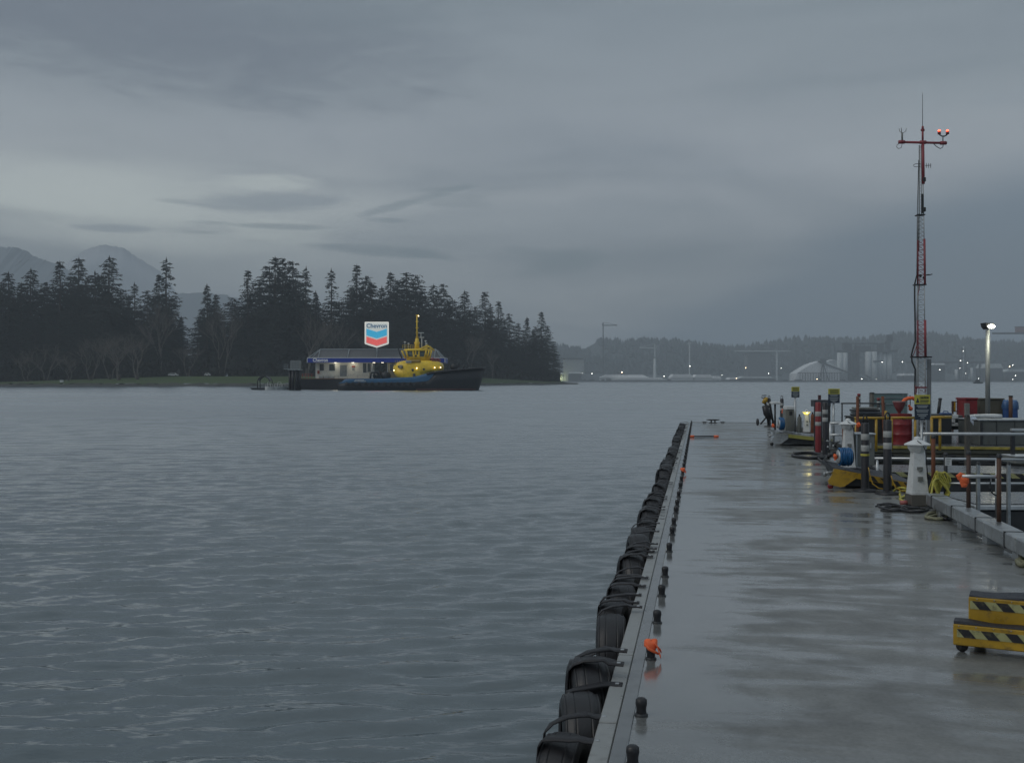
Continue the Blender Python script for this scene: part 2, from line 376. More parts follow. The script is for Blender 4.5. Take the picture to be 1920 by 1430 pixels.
# ---- far shore ground and hills
vs, fs = [], []
prof = [(2240, -2), (2250, 1.5), (2450, 5), (2600, 26), (2700, 56), (2850, 90), (3050, 116), (3250, 110)]
hx = list(range(-2300, 2600, 50))
for x in hx:
    for j, (D, z) in enumerate(prof):
        zz_ = z * (1 + .12 * math.sin(x * .006 + 1) + .07 * math.sin(x * .017)) if j > 2 else z
        if x < 250 and j > 3: zz_ *= .72
        vs.append((x, D, zz_))
m_ = len(prof)
for i in range(len(hx) - 1):
    for j in range(m_ - 1): fs.append((i * m_ + j, (i + 1) * m_ + j, (i + 1) * m_ + j + 1, i * m_ + j + 1))
M_hill = pm('far wooded slope', (.052, .066, .072), .95, var=.4, scale=.02); M_mtn_haze = pm('far slope with painted haze', (.62, .66, .72), .95, var=.03, scale=.004); M_mtn = pm('forest slope with painted haze', (.16, .19, .22), .95, var=.1, scale=.004)  # haze is painted into the mountain base colours, paling them towards the sky
tag(MB().add(vs, fs, True).build('far_shore_hills', M_hill), kind='structure')
ft = MB(); rr = random.Random(5)
for i in range(5200):
    x = rr.uniform(-150, 1900); j = rr.uniform(2.6, 6.3); a = int(j); t_ = j - a
    D = prof[a][0] * (1 - t_) + prof[a + 1][0] * t_
    z = prof[a][1] * (1 - t_) + prof[a + 1][1] * t_
    z *= (1 + .12 * math.sin(x * .006 + 1) + .07 * math.sin(x * .017))
    if x < 250 and j > 4: z *= .72
    h = rr.uniform(8, 24); r = h * rr.uniform(.2, .42)
    a0 = rr.uniform(0, 1)
    ring = [(x + r * math.cos(a0 + g * 1.257), D + r * math.sin(a0 + g * 1.257), z - 2 + h * .25) for g in range(5)]
    ft.add(ring + [(x, D, z - 2 + h), (x, D, z - 4)], [(g, (g + 1) % 5, 5) for g in range(5)] + [((g + 1) % 5, g, 6) for g in range(5)])
tag(ft.build('far_forest', M_hill), 'hazy dark conifer forest covering the far slope behind the port', 'forest', kind='stuff')

# ---- distant mountains on the left, ridges of real depth
def mountain(name, pts, D, depth, seed):
    r_ = random.Random(seed); vs, fs = [], []; n_ = 9
    xs = []
    for (a, b) in zip(pts[:-1], pts[1:]):
        for k in range(8): xs.append((a[0] + (b[0] - a[0]) * k / 8, a[1] + (b[1] - a[1]) * k / 8))
    xs.append(pts[-1])
    for (px, py) in xs:
        H_ = max(Z_(py, D), 3); X = X_(px, D)
        for j in range(n_):
            s = j / (n_ - 1) * 2 - 1
            z = H_ * (1 - abs(s) ** 1.3) + r_.uniform(-1, 1) * 3 * (1 - abs(s)) + (r_.uniform(-1.5, 1.5) if j == n_ // 2 else 0)
            vs.append((X + s * 30 + r_.uniform(-8, 8) * (name != 'far_mountain'), D + s * depth, max(z, -2)))
    for i in range(len(xs) - 1):
        for j in range(n_ - 1): fs.append((i * n_ + j, (i + 1) * n_ + j, (i + 1) * n_ + j + 1, i * n_ + j + 1))
    tag(MB().add(vs, fs, True).build(name, M_mtn_haze if name == 'far_mountain' else M_mtn), kind='structure')
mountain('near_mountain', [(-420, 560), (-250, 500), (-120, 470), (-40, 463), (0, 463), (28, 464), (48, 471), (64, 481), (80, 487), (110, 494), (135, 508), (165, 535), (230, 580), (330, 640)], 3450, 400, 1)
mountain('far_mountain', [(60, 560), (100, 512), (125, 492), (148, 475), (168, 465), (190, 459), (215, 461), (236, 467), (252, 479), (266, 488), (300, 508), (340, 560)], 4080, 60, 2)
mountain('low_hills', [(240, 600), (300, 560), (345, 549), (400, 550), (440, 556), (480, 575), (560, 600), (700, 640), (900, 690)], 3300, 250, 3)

# ================================================================ TREES
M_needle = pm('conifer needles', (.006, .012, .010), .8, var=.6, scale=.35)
M_bark = pm('bark', (.045, .038, .032), .9, var=.3, scale=2)
M_twig = pm('bare twigs', (.125, .112, .100), .9, var=.2, scale=1)
def conifer(seed, H=40.0, Rm=6.0, gap=.0, power=.8, droop=.25, lop=0.0, base=.08):
    r_ = random.Random(seed); vs, fs = [], []
    z = H * base
    while z < H * .985:
        s = z / H
        env = Rm * 1.95 * max(0.03, (1 - s)) ** power * (1 - .35 * max(0, .3 - s) / .3)
        if r_.random() < gap * s * .5: z += H * .012; continue
        for b in range(r_.choice((4, 5, 5, 6))):
            a = r_.uniform(0, 2 * math.pi); L = env * r_.uniform(.5, 1.12) * (1 + lop * math.cos(a))
            if r_.random() < .06: L *= 1.35
            zj = r_.uniform(-1.3, 1.3)
            nC = max(2, int(L / .75)); rise = r_.uniform(-droop, .16)
            ca, sa = math.cos(a), math.sin(a)
            for q_ in range(nC):
                d = L * (q_ + .7) / nC; zc_ = z + zj + d * rise - .03 * d * d * droop
                for _ in range(3 if s > .45 else 2):
                    w_ = r_.uniform(.35, .8) * (1.25 if s < .6 else .85); l_ = r_.uniform(.7, 1.5)
                    off = r_.uniform(-.5, .5) * (.4 + .5 * d / max(L, .1))
                    cx_, cy_ = d * ca - off * sa * 1.5, d * sa + off * ca * 1.5
                    tx, ty, tz = ca + r_.uniform(-.6, .6), sa + r_.uniform(-.6, .6), r_.uniform(-.75, .1)
                    sx_, sy_, sz_ = -sa + r_.uniform(-.3, .3), ca + r_.uniform(-.3, .3), r_.uniform(-.8, .8)
                    b0 = len(vs)
                    vs += [(cx_ - sx_ * w_ * .5, cy_ - sy_ * w_ * .5, zc_ - sz_ * w_ * .5), (cx_ + tx * l_ * .35, cy_ + ty * l_ * .35, zc_ + tz * l_ * .3 + .15),
                           (cx_ + sx_ * w_ * .5, cy_ + sy_ * w_ * .5, zc_ + sz_ * w_ * .5), (cx_ - tx * l_ * .2 + tx * l_ * .8, cy_ + ty * l_ * .8, zc_ + tz * l_ * .9)]
                    fs.append((b0, b0 + 1, b0 + 2, b0 + 3))
        z += r_.uniform(.35, .8)
    # leader
    for k in range(10):
        zt = H * (.97 + .03 * k / 10); w_ = .5 * (1 - k / 12); a = r_.uniform(0, 3.1); b0 = len(vs)
        vs += [(-w_ * math.cos(a), -w_ * math.sin(a), zt), (w_ * math.cos(a), w_ * math.sin(a), zt), (0, 0, zt + 1.0)]; fs.append((b0, b0 + 1, b0 + 2))
    return vs, fs
def tree_proto(seed, **kw):
    H = 40.0
    e = thing('conifer_tree', 'x', 'tree')
    t_ = MB().tube([(0, 0, -2), (.1, 0, H * .4), (-.1, .1, H * .75), (0, 0, H)], [.65, .45, .22, .05], 6); t_.build('trunk', M_bark, e)
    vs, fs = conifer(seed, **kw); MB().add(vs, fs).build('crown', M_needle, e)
    return e
protos = [tree_proto(1, Rm=6.0, power=.75), tree_proto(2, Rm=5.0, power=.85, gap=.25), tree_proto(3, Rm=6.8, power=.6, gap=.15, lop=.2),
          tree_proto(4, Rm=4.4, power=.8, gap=.55, droop=.35, base=.3), tree_proto(5, Rm=5.6, power=1.0), tree_proto(6, Rm=7.4, power=.55, gap=.3, lop=-.25, droop=.1)]
PC = [child_map(p) for p in protos]
def bare_proto(seed, H=18.0):
    r_ = random.Random(seed); mb = MB()
    def br(p, d, L, r, lv):
        p2 = p + d * L * .5 + Vector((r_.uniform(-.1, .1), r_.uniform(-.1, .1), .05)) * L; p3 = p + d * L
        mb.tube([p, p2, p3], [r, r * .8, r * .55], 5 if lv < 2 else 3, cap=False)
        if lv >= 4: return
        for _ in range(4 if lv in (1, 2) else 3):
            a = r_.uniform(0, 6.28); sp = r_.uniform(.3, .75)
            nd_ = (d + Vector((math.cos(a) * sp, math.sin(a) * sp, r_.uniform(-.05, .35)))).normalized()
            br(p + d * L * r_.uniform(.55, 1.0), nd_, L * r_.uniform(.55, .8), r * .55, lv + 1)
    e = thing('bare_tree', 'x', 'tree')
    for k in range(2): br(Vector((k * .4, 0, -.5)), Vector((r_.uniform(-.15, .15) + (k - .5) * .25, r_.uniform(-.1, .1), 1)).normalized(), H * .34, .17, 0)
    h = max(v[2] for v in mb.v); mb.v = [(x * H / h, y * H / h, z * H / h) for x, y, z in mb.v]
    # the lower stem and the branches are one growth; keep the stem visible as the trunk
    MB().cyl((0, 0, -1), (0, 0, H * .12), .34, .26, 7).build('trunk', M_bark, e); mb.build('crown', M_twig, e)
    return e
bares = [bare_proto(11), bare_proto(12), bare_proto(13), bare_proto(14), bare_proto(15)]
BC = [child_map(p) for p in bares]
used = set()
def put(lst, maps, i, px, pyt, off, label, group, wide=1.0, base=None):
    D = shoreD(px) + off; z0 = groundZ(px, off) if base is None else base
    h = Z_(pyt, D) - z0; p = lst[i]; H0 = 40.0 if lst is protos else 18.0
    key = (id(lst), i)
    if key in used: o = copy_tree(p, None, maps[i])
    else: o = p; used.add(key)
    s = h / H0; o.location = (X_(px, D), D, z0 - .3); o.rotation_euler = (0, 0, random.uniform(0, 6.28)); o.scale = (s * wide, s * wide, s)
    tag(o, label, 'tree', group); return o
tops = [(-70, 520, 0), (-35, 500, 2), (2, 530, 2), (16, 510, 0), (40, 530, 1), (58, 504, 0), (88, 530, 2), (112, 490, 1), (132, 525, 5), (148, 483, 0), (165, 520, 1), (178, 508, 3), (190, 516, 2),
        (205, 481, 0), (226, 545, 5), (252, 530, 3), (276, 545, 2), (298, 515, 1), (312, 484, 3), (322, 560, 2), (340, 592, 4), (388, 532, 4), (405, 552, 1), (440, 560, 5), (465, 507, 1),
        (487, 530, 2), (505, 500, 2), (516, 483, 1), (530, 484, 1), (549, 491, 2), (574, 500, 3), (592, 545, 4), (621, 504, 3), (640, 565, 2), (656, 540, 5), (669, 497, 1), (686, 518, 2), (697, 530, 1),
        (716, 536, 4), (732, 511, 1), (746, 525, 5), (762, 512, 2), (779, 516, 2), (792, 545, 0), (813, 534, 0), (832, 533, 2), (848, 560, 5), (871, 545, 0), (890, 575, 2), (909, 547, 1), (920, 570, 3),
        (935, 565, 1), (955, 588, 2), (972, 605, 0), (988, 594, 4), (1003, 612, 2), (1015, 585, 1), (1026, 610, 0), (1038, 645, 2)]
kind = {0: 'dense broad', 1: 'tall pointed', 2: 'full spreading', 3: 'sparse open', 4: 'narrow cone-shaped', 5: 'ragged wide'}
n_ = 0
for (px, py, k_) in tops:
    if px >= 0: n_ += 1
    lab = '%s dark conifer, top against the sky, %s treetop from the left' % (kind[k_], 'first' if n_ <= 1 else ordn(n_ - 1))
    if px < 0: lab = '%s dark conifer at the far left end of the wood, past the picture edge' % kind[k_]
    off = 50 + random.uniform(0, 45) - (12 if px > 960 else 0)
    put(protos, PC, k_, px, py, off, lab, 'conifers of the wooded point', wide=random.uniform(.95, 1.35))
for row in range(3):
    px = -90
    while px < 1032:
        px += random.uniform(17, 27)
        near = [py for (qx, py, _) in tops if abs(qx - px) < 26]
        if not near or px > 1032: continue
        if 350 < px < 378 or 418 < px < 434: continue
        py = max(near) + 6 + row * 24 + random.uniform(0, 34)
        vis = [t_ for t_ in tops if t_[0] >= 0]; j_ = min(range(len(vis)), key=lambda q: abs(vis[q][0] - px)); k2_ = random.choice((0, 2, 0, 4))
        rw_ = ('back-row', 'middle-row', 'front-row')[row]; sd_ = 'left' if px < vis[j_][0] else 'right'
        lb_ = 'shorter %s conifer just %s of and below the %s treetop from the left' % (rw_, sd_, 'first' if j_ == 0 else ordn(j_))
        if px < 0: lb_ = 'shorter %s conifer beyond the left picture edge, %s in its row' % (rw_, ordn(int((px + 120) / 16)))
        put(protos, PC, k2_, px, min(py, 670), 46 + 14 * (2 - row) + random.uniform(0, 8), lb_, 'shorter conifers inside the wood', wide=random.uniform(1.15, 1.6))
for i, (px, py, o_, wd) in enumerate([(52, 655, 30, 1.5), (83, 640, 34, 1.4), (172, 628, 30, 1.5), (206, 618, 32, 1.4), (224, 622, 26, 1.5), (258, 612, 27, 1.5), (300, 560, 44, .8), (418, 565, 46, 1.0), (352, 640, 40, 1.2),
                                      (575, 572, 40, 1.0), (600, 590, 42, 1.0), (640, 600, 40, 1.0), (690, 610, 40, 1.0), (880, 615, 38, 1.0), (925, 640, 36, 1.2), (128, 660, 26, 1.4)]):
    put(bares, BC, i % 5, px, py, o_, 'leafless grey %s before the dark conifers, %s bare tree from the left' % ('twiggy tree' if wd > 1.2 else 'slender tree',
        {0: 'first', 1: 'second', 15: 'third', 2: 'fourth', 3: 'fifth', 4: 'sixth', 5: 'seventh', 6: 'eighth', 8: 'ninth', 7: 'tenth', 9: 'eleventh', 10: 'twelfth', 11: 'thirteenth', 12: 'fourteenth', 13: 'fifteenth', 14: 'last'}[i]),
        'bare trees along the lawn', wide=wd)
# undergrowth at the wood's foot
ug = MB(); r_ = random.Random(8)
for i in range(16000):
    px = r_.uniform(-200, 1050)
    if r_.random() < .9 and (352 < px < 360 or 420 < px < 428): continue
    off = r_.uniform(42, 64); D = shoreD(px) + off
    h = r_.uniform(0, 1) ** 1.3 * (11 if px < 980 else 8) * (.75 + .25 * math.sin(px * .05) * math.sin(px * .021)); z = groundZ(px, off) + h; X = X_(px, D)
    s = r_.uniform(.5, 1.2); a = r_.uniform(0, 3.14); c_, s_ = math.cos(a) * s, math.sin(a) * s; q_ = r_.uniform(-.5, .5)
    ug.add([(X - c_, D - s_, z - s * .6), (X + c_ * q_, D + s_ * q_, z + s * .9), (X + c_, D + s_, z - s * .2), (X, D, z - s)], [(0, 3, 2, 1)])
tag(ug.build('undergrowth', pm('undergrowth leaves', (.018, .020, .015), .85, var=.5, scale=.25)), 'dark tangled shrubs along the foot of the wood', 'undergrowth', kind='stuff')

# ================================================================ THE DOCK WE STAND ON
DA = math.atan2(350, F); DN = Vector((math.cos(DA), -math.sin(DA), 0)); DU = Vector((math.sin(DA), math.cos(DA), 0))
def dk(v, u, z=DECK): p = DN * v + DU * u; return (p.x, p.y, z)
def deck_material():
    m = bpy.data.materials.new('wet concrete'); m.use_nodes = True; t = m.node_tree; b = t.nodes['Principled BSDF']
    o = nd(t, 'ShaderNodeTexCoord').outputs['Object']
    def nz(sc, st, det, dist=0.0, off=0):
        return nd(t, 'ShaderNodeTexNoise', {'Vector': nd(t, 'ShaderNodeMapping', {0: o, 1: (off, 0, 0), 3: st}).outputs[0], 'Scale': sc, 'Detail': det, 'Roughness': .6, 'Distortion': dist}).outputs[0]
    sx = nd(t, 'ShaderNodeSeparateXYZ', {0: o}).outputs
    broad = nz(1.5, (.36, 1.0, 1), 5.0, .8); grain = nz(45, (1, 1, 1), 4.0); blot = nz(3.0, (1, 1, 1), 5.0, .3, 4.0); fineb = nz(9, (.5, 1, 1), 3.0, .2, 8.)
    leftp = sstep(t, sx[0], .55, -.25)
    wet = mth(t, 'ADD', mth(t, 'MULTIPLY', leftp, .22), broad)
    strk = nz(3.6, (.24, 1.0, 1), 4.0, .5, 13.)
    wet = sstep(t, mth(t, 'ADD', wet, mth(t, 'ADD', mth(t, 'MULTIPLY', mth(t, 'SUBTRACT', blot, .5), .35), mth(t, 'MULTIPLY', mth(t, 'SUBTRACT', strk, .5), .8))), .37, .66)
    dmp = mth(t, 'MULTIPLY', leftp, .0)
    c = ramp(t, blot, [(.25, (.10, .104, .100)), (.5, (.148, .153, .147)), (.8, (.205, .209, .20))])
    c = mixc(t, 1.0, c, ramp(t, grain, [(.3, (.82,) * 3), (.7, (1.15,) * 3)]), 'MULTIPLY')
    c = mixc(t, mth(t, 'MULTIPLY', wet, .35), c, (.11, .12, .125))
    sp_ = nz(22, (1, 1, 1), 2.0, 0., 3.)
    c = mixc(t, mth(t, 'MULTIPLY', sstep(t, sp_, .70, .76), .5), c, (.05, .05, .048))
    # transverse pour joints
    b.inputs['Coat Roughness'].default_value = .11; b.inputs['Coat IOR'].default_value = 1.5; t.links.new(mth(t, 'MULTIPLY', wet, .65), b.inputs['Coat Weight'])
    t.links.new(c, b.inputs['Base Color'])
    t.links.new(nd(t, 'ShaderNodeMapRange', {0: wet, 1: 0.0, 2: 1.0, 3: .50, 4: .16}).outputs[0], b.inputs['Roughness'])
    b.inputs['IOR'].default_value = 1.5; b.inputs['Specular IOR Level'].default_value = .85
    h = mth(t, 'ADD', mth(t, 'MULTIPLY', grain, .06), mth(t, 'ADD', mth(t, 'MULTIPLY', fineb, .12), mth(t, 'MULTIPLY', broad, 1.5)))
    st = nd(t, 'ShaderNodeMapRange', {0: wet, 1: 0.0, 2: 1.0, 3: .5, 4: .06}).outputs[0]
    t.links.new(nd(t, 'ShaderNodeBump', {'Height': h, 'Strength': st, 'Distance': .012}).outputs[0], b.inputs['Normal'])
    return m
M_deck = deck_material()
U0, U1, VL, VR = -6.0, 39.7, -.45, 2.77
dock = thing('floating_dock', 'long wet grey concrete dock running away from the viewer into the harbour', 'dock', (0, 0, 0), -DA)
dk_ = MB()
for a_ in (U0, 3.6, 12.0, 20.4, 28.8, 37.2):
    b_ = {U0: 3.6}.get(a_, min(a_ + 8.4, U1))
    dk_.box(-.294, VR - .004, a_ + (.006 if a_ > 0 else 0), b_ - .006, -.35, DECK - .012 if False else DECK)
dk_.build('deck', M_deck, dock)
M_edge = pm('wet painted edge plate', (.14, .15, .155), .14, var=.12, scale=3, dirt=(.09, .09, .085), dirt_amt=.35, spec=.6)
M_strip = pm('pale concrete edge', (.24, .25, .245), .35, var=.12, scale=5, dirt=(.13, .13, .12), dirt_amt=.5)
MB().box(-.361, -.2945, U0, U1, .30, DECK + .004, c=.003).build('edge_plate', M_edge, dock)
eb = MB()
a_ = U0
while a_ < U1:
    eb.box(VL, -.366, a_, min(a_ + 1.18, U1), .12, DECK - .006, c=.004); a_ += 1.195
eb.build('edge_board', M_strip, dock)
MB().box(VL + .03, VR - .03, U0, U1 - .05, -.9, -.36).build('float_hull', M_dark, dock)
MB().box(VR + .002, VR + .10, U0, 16.2, -.1, DECK - .02, c=.01).build('side_waler', M_wood, dock)
MB().box(-.29, VR, U1 + .003, U1 + .08, .05, DECK + .01, c=.01).build('end_waler', M_wood, dock)

# ---- tyre fenders along the left edge
def tyre_mesh(seed):
    r_ = random.Random(seed); n = 44
    Ro, hw = r_.uniform(.25, .285), r_.uniform(.086, .10); prof = []
    prof += [(.158, -hw * .66), (.168, -hw * .80)]
    for k in range(13):
        g = math.pi * (k / 12 - .5); c_, s_ = abs(math.cos(g)) ** .62, (abs(math.sin(g)) ** .75) * (1 if g > 0 else -1)
        R_ = .20 + (Ro - .20) * c_; x = hw * 1.05 * s_
        if k in (3, 5, 7, 9): prof += [(R_, x - .0075), (R_, x - .0028), (R_ - .0028, x - .0015), (R_ - .0028, x + .0015), (R_, x + .0028), (R_, x + .0075)]
        else: prof.append((R_, x))
    prof += [(.168, hw * .80), (.158, hw * .66), (.15, 0)]
    return MB().lathe(prof, n, axis='x', close=True)
def band(path, w_, th, name, par):   # flat strap; path points, width mostly along y
    vs, fs = [], []
    for i, (x, y, z) in enumerate(path):
        a = Vector(path[max(i - 1, 0)]); b = Vector(path[min(i + 1, len(path) - 1)]); tt = (b - a).normalized()
        sd_ = Vector((0, 1, 0)); nn = tt.cross(sd_).normalized(); sd_ = nn.cross(tt).normalized(); p = Vector((x, y, z))
        vs += [p - sd_ * w_ / 2 - nn * th, p + sd_ * w_ / 2 - nn * th, p + sd_ * w_ / 2 + nn * th, p - sd_ * w_ / 2 + nn * th]
    for i in range(len(path) - 1):
        for j in range(4): fs.append((i * 4 + j, i * 4 + (j + 1) % 4, i * 4 + 4 + (j + 1) % 4, i * 4 + 4 + j))
    fs += [(0, 1, 2, 3), tuple(len(vs) - 4 + k for k in (3, 2, 1, 0))]
    return MB().add(vs, fs, True).build(name, M_strap, par)
def make_tyre(seed):
    r_ = random.Random(seed)
    e = thing('tyre_fender', 'x', 'tyre')
    ty = tyre_mesh(seed).build('tyre', M_black, e); ty.rotation_euler = (r_.uniform(0, 6), 0, r_.uniform(-.12, .26)); ty.location = (-.105, 0, -.265)
    for sg in ((-1, 1) if seed % 3 else (1,)):
        y0 = sg * r_.uniform(.10, .2); y1 = y0 * .3 + r_.uniform(-.05, .05); up = r_.uniform(.0, .02)
        path = [(.092, y0, .020), (.06, y0, .022), (.02, y0 + .005, .020), (-.012, y0 * .9, .022 + up), (-.05, y0 * .75 + y1 * .25, .018 + up), (-.11, y0 * .5 + y1 * .5, .012 + up), (-.17, y1 * .8 + y0 * .2, .004),
                (-.2, y1, -.03), (-.205, y1 * 1.1, -.10), (-.207, y1 * 1.3, -.22), (-.207, y1 * 1.4, -.36)]
        s_ = band(path, r_.uniform(.055, .082), .0035, 'strap', e)
        MB().box(.055, .075, y0 - .01, y0 + .01, .0235, .030, c=.002).build('bolt', M_galv, e)
    return e
typro = [make_tyre(s) for s in range(1, 8)]; TM = [child_map(p) for p in typro]
tu = [(3.45, 0, 0), (3.98, 1, -.03)]
Yt = [4.47, 5.02, 5.38, 5.92, 6.70, 7.28, 7.85, 8.45, 9.1]
seq = []
for Y in Yt: seq.append((Y + .10) / .984)
u = 9.75; r_ = random.Random(21)
while u < 39.0: seq.append(u); u += r_.uniform(.50, .66)
useT = set()
def tl(i, u):
    return 'black tyre fender strapped to left dock edge, %s from the viewer' % ordn(i)
for i, u in enumerate([3.75] + seq):
    k_ = [0, 3, 5, 1, 4, 2, 6, 0, 3, 1][i] if i < 10 else r_.randrange(7)
    if k_ in useT: o = copy_tree(typro[k_], None, TM[k_])
    else: o = typro[k_]; useT.add(k_)
    o.location = dk(VL - .012 - r_.uniform(0, .04), u, DECK + .0 + r_.uniform(-.09, .05)); o.rotation_euler = (0, 0, -DA)
    tag(o, tl(i, u), 'tyre', 'tyre fenders along the dock edge')
# ---- black rubber knobs (mooring pins) along the same edge
def make_pin(flag):
    e = thing('mooring_pin', 'x', 'mooring pin')
    MB().lathe([(0, .092), (.018, .090), (.028, .082), (.030, .062), (.027, .048), (.025, .035), (.026, .012)], 14).build('head', M_black, e)
    MB().lathe([(0.024, .014), (.030, .012), (.034, .007), (.034, 0.0)], 14).build('washer', M_dark, e)
    return e
pp = make_pin(0); PM = child_map(pp)
ky = [4.20, 4.83, 5.81, 6.68, 7.51, 8.25, 9.46, 10.5, 11.2, 12.2, 12.9, 13.9, 15.1, 16.1, 17.3, 18.7]
while ky[-1] < 38: ky.append(ky[-1] + 1.02 + random.uniform(-.12, .12))
for i, Y in enumerate(ky):
    o = pp if i == 0 else copy_tree(pp, None, PM)
    u = (Y - .05) / .9843; o.location = dk(-.262, u, DECK); o.rotation_euler = (0, 0, i * 1.3)
    s = .92; o.scale = (s, s, s)
    lab = 'black knob-headed mooring pin on the dock edge, %s pin from the viewer' % ordn(i)
    if i == 2: lab = 'black mooring pin with an orange cloth tied round its head'
    if i == 14: lab = 'small distant mooring pin with a scrap of orange cloth'
    tag(o, lab, 'mooring pin', 'mooring pins along the dock edge')
    if i in (2, 14):
        e = thing('cloth_flag', 'bright orange cloth wrapped round the third mooring pin of the dock edge' if i == 2 else 'small scrap of orange cloth on a distant mooring pin', 'cloth', dk(-.262, u, DECK), -DA)
        f = MB(); r2 = random.Random(4); nn = 26; vs, fs = [], []
        prf = [(.003, .108), (.026, .106), (.035, .099), (.036, .088), (.037, .076), (.035, .066)]
        for j in range(nn):
            g_ = 2 * math.pi * j / nn
            for r3, h3 in prf: f_ = 1 + .05 * math.sin(5 * g_ + h3 * 60) + r2.uniform(-.03, .03); vs.append((r3 * f_ * math.cos(g_), r3 * f_ * math.sin(g_), h3 + .006 * math.sin(g_ * 2 + 1) + r2.uniform(-.003, .003)))
        for j in range(nn):
            for q in range(len(prf) - 1): fs.append((j * 6 + q, ((j + 1) % nn) * 6 + q, ((j + 1) % nn) * 6 + q + 1, j * 6 + q + 1))
        f.add(vs, fs, True)
        f.tube([(.02, -.038, .10), (.036, -.034, .08), (.045, -.030, .055), (.052, -.034, .030), (.056, -.036, .016)], [.010, .014, .015, .016, .007], 6, flat=(1.2, .25))
        f.tube([(-.034, -.026, .09), (-.010, -.042, .066), (.022, -.042, .052), (.044, -.024, .036)], [.008, .009, .009, .006], 6, flat=(.4, 1.1))
        f.tube([(.030, -.02, .085), (.050, -.01, .06), (.058, -.014, .040)], [.010, .014, .006], 6, flat=(1.2, .25))
        f.build('knot', M_orange, e)

# ---- things lying on the deck
X, D, z = gp(1320, 820)
e = thing('marker_bar', 'thin bar with orange ends lying across the far part of the deck', 'bar', (X, D, DECK), -.02)
MB().tube([(-.27, 0, .032), (.27, 0, .032)], .022, 8).build('bar', M_black, e)
for sx in (-1, 1): MB().tube([(sx * .27, 0, .032), (sx * .40, 0, .032)], .032, 8).build('end_cap', M_orange, e)
def cleat(px, py, s, lab):
    X, D, z = gp(px, py); D = min(D, 38.6); X = X_(px, D)
    e = thing('mooring_cleat', lab, 'cleat', (X, D, DECK), -DA)
    MB().box(-.16 * s, .16 * s, -.05 * s, .05 * s, 0, .02 * s).build('foot', M_dark, e)
    m = MB().cyl((-.07 * s, 0, .02 * s), (-.07 * s, 0, .10 * s), .03 * s, n=8).cyl((.07 * s, 0, .02 * s), (.07 * s, 0, .10 * s), .03 * s, n=8)
    m.tube([(-.25 * s, 0, .13 * s), (-.12 * s, 0, .12 * s), (.12 * s, 0, .12 * s), (.25 * s, 0, .13 * s)], [.015 * s, .03 * s, .03 * s, .015 * s], 8)
    m.build('horns', M_dark, e)
cleat(1337, 792.5, .95, 'black double-horned mooring cleat at the far end of the dock')
cleat(1321, 793, .4, 'very small low cleat just left of the large far cleat'); cleat(1355, 793, .4, 'very small low cleat just right of the large far cleat')

# ---- yellow two-step platform on castors, cut by the right edge of the picture
sx0, sD, _ = gp(1800, 1216)
st = thing('step_platform', 'yellow two-step platform on castors with black and pale hazard tape', 'steps', (X_(1787, 5.95), 5.95, DECK), -R(26.8))
k_ = sD / F
def L(px, py): return (px - 1800) * k_, (1222 - py) * k_
def hazard(x0, x1, z0, z1, y, par, w_=.075, phase=0.0, M1=None, M2=None):
    yb = MB().box(x0, x1, y - .002, y, z0, z1); yb.build('hazard_tape', M1 or M_tape_y, par)
    h = z1 - z0; kb = MB(); x = x0 + phase
    while x < x1 - w_ * .3:
        a0, a1 = x, min(x + w_, x1); o_ = h * .85
        kb.prism([(a0 + o_, z0), (min(a1 + o_, x1), z0), (a1, z1), (a0, z1)], y - .004, y - .0022); x += w_ * 2
    kb.build('hazard_stripes', M2 or M_tape_k, par)
zL0, zL1, zU1 = .043, .164, .305
st1 = MB(); st1.box(0, 1.05, 0, .11, zL0, zL1, c=.006); st1.build('lower_step', M_yellow, st)
st2 = MB(); st2.box(.075, 1.0, .112, .30, zL0, zU1, c=.006); st2.build('upper_step', M_yellow, st)
def tread(x0, x1, y0, y1, z, name):
    vs, fs = [], []; n_x, n_y = 40, 8
    for i in range(n_x + 1):
        for j in range(n_y + 1):
            x = x0 + (x1 - x0) * i / n_x; y = y0 + (y1 - y0) * j / n_y
            vs.append((x, y, z + .009 + .006 * math.sin(x * 9 + y * 4 + z * 9) + .003 * math.sin(x * 23)))
    for i in range(n_x):
        for j in range(n_y): a = i * (n_y + 1) + j; fs.append((a, a + n_y + 1, a + n_y + 2, a + 1))
    b0 = len(vs); per = [i * (n_y + 1) for i in range(n_x + 1)] + [n_x * (n_y + 1) + j for j in range(1, n_y + 1)] + [i * (n_y + 1) + n_y for i in range(n_x - 1, -1, -1)] + [j for j in range(n_y - 1, 0, -1)]
    for p in per: vs.append((vs[p][0], vs[p][1], z + .0005))
    for i in range(len(per)): fs.append((per[i], b0 + i, b0 + (i + 1) % len(per), per[(i + 1) % len(per)]))
    return MB().add(vs, fs, True).build(name, M_grit, st)
tread(.003, 1.04, .003, .108, zL1, 'lower_tread'); tread(.078, .99, .116, .295, zU1, 'upper_tread')
hazard(.02, 1.04, .092, .138, -.0005, st, .062, .0, M2=None); hazard(.082, .99, zU1 - .068, zU1 - .022, .1115, st, .062, .012)
for (x, y) in ((.045, .045), (.95, .045), (.13, .27), (.9, .27)):
    w_ = MB().lathe([(.0, -.017), (.028, -.017), (.033, -.010), (.033, .010), (.028, .017), (0, .017)], 18, (x, y, .0335), 'y').build('castor', M_black, st)
    MB().cyl((x, y - .022, .0335), (x, y + .022, .0335), .007, n=8).build('fork', M_dark, w_)

m = MB()
for i in range(12):
    x = .03 + i * .09; m.cyl((x, -.004, zL1 - .010), (x, .004, zL1 - .010), .0035, n=6)
    if x > .085: m.cyl((x, .106, zU1 - .010), (x, .116, zU1 - .010), .0035, n=6)
m.build('rivets', M_galv, st)
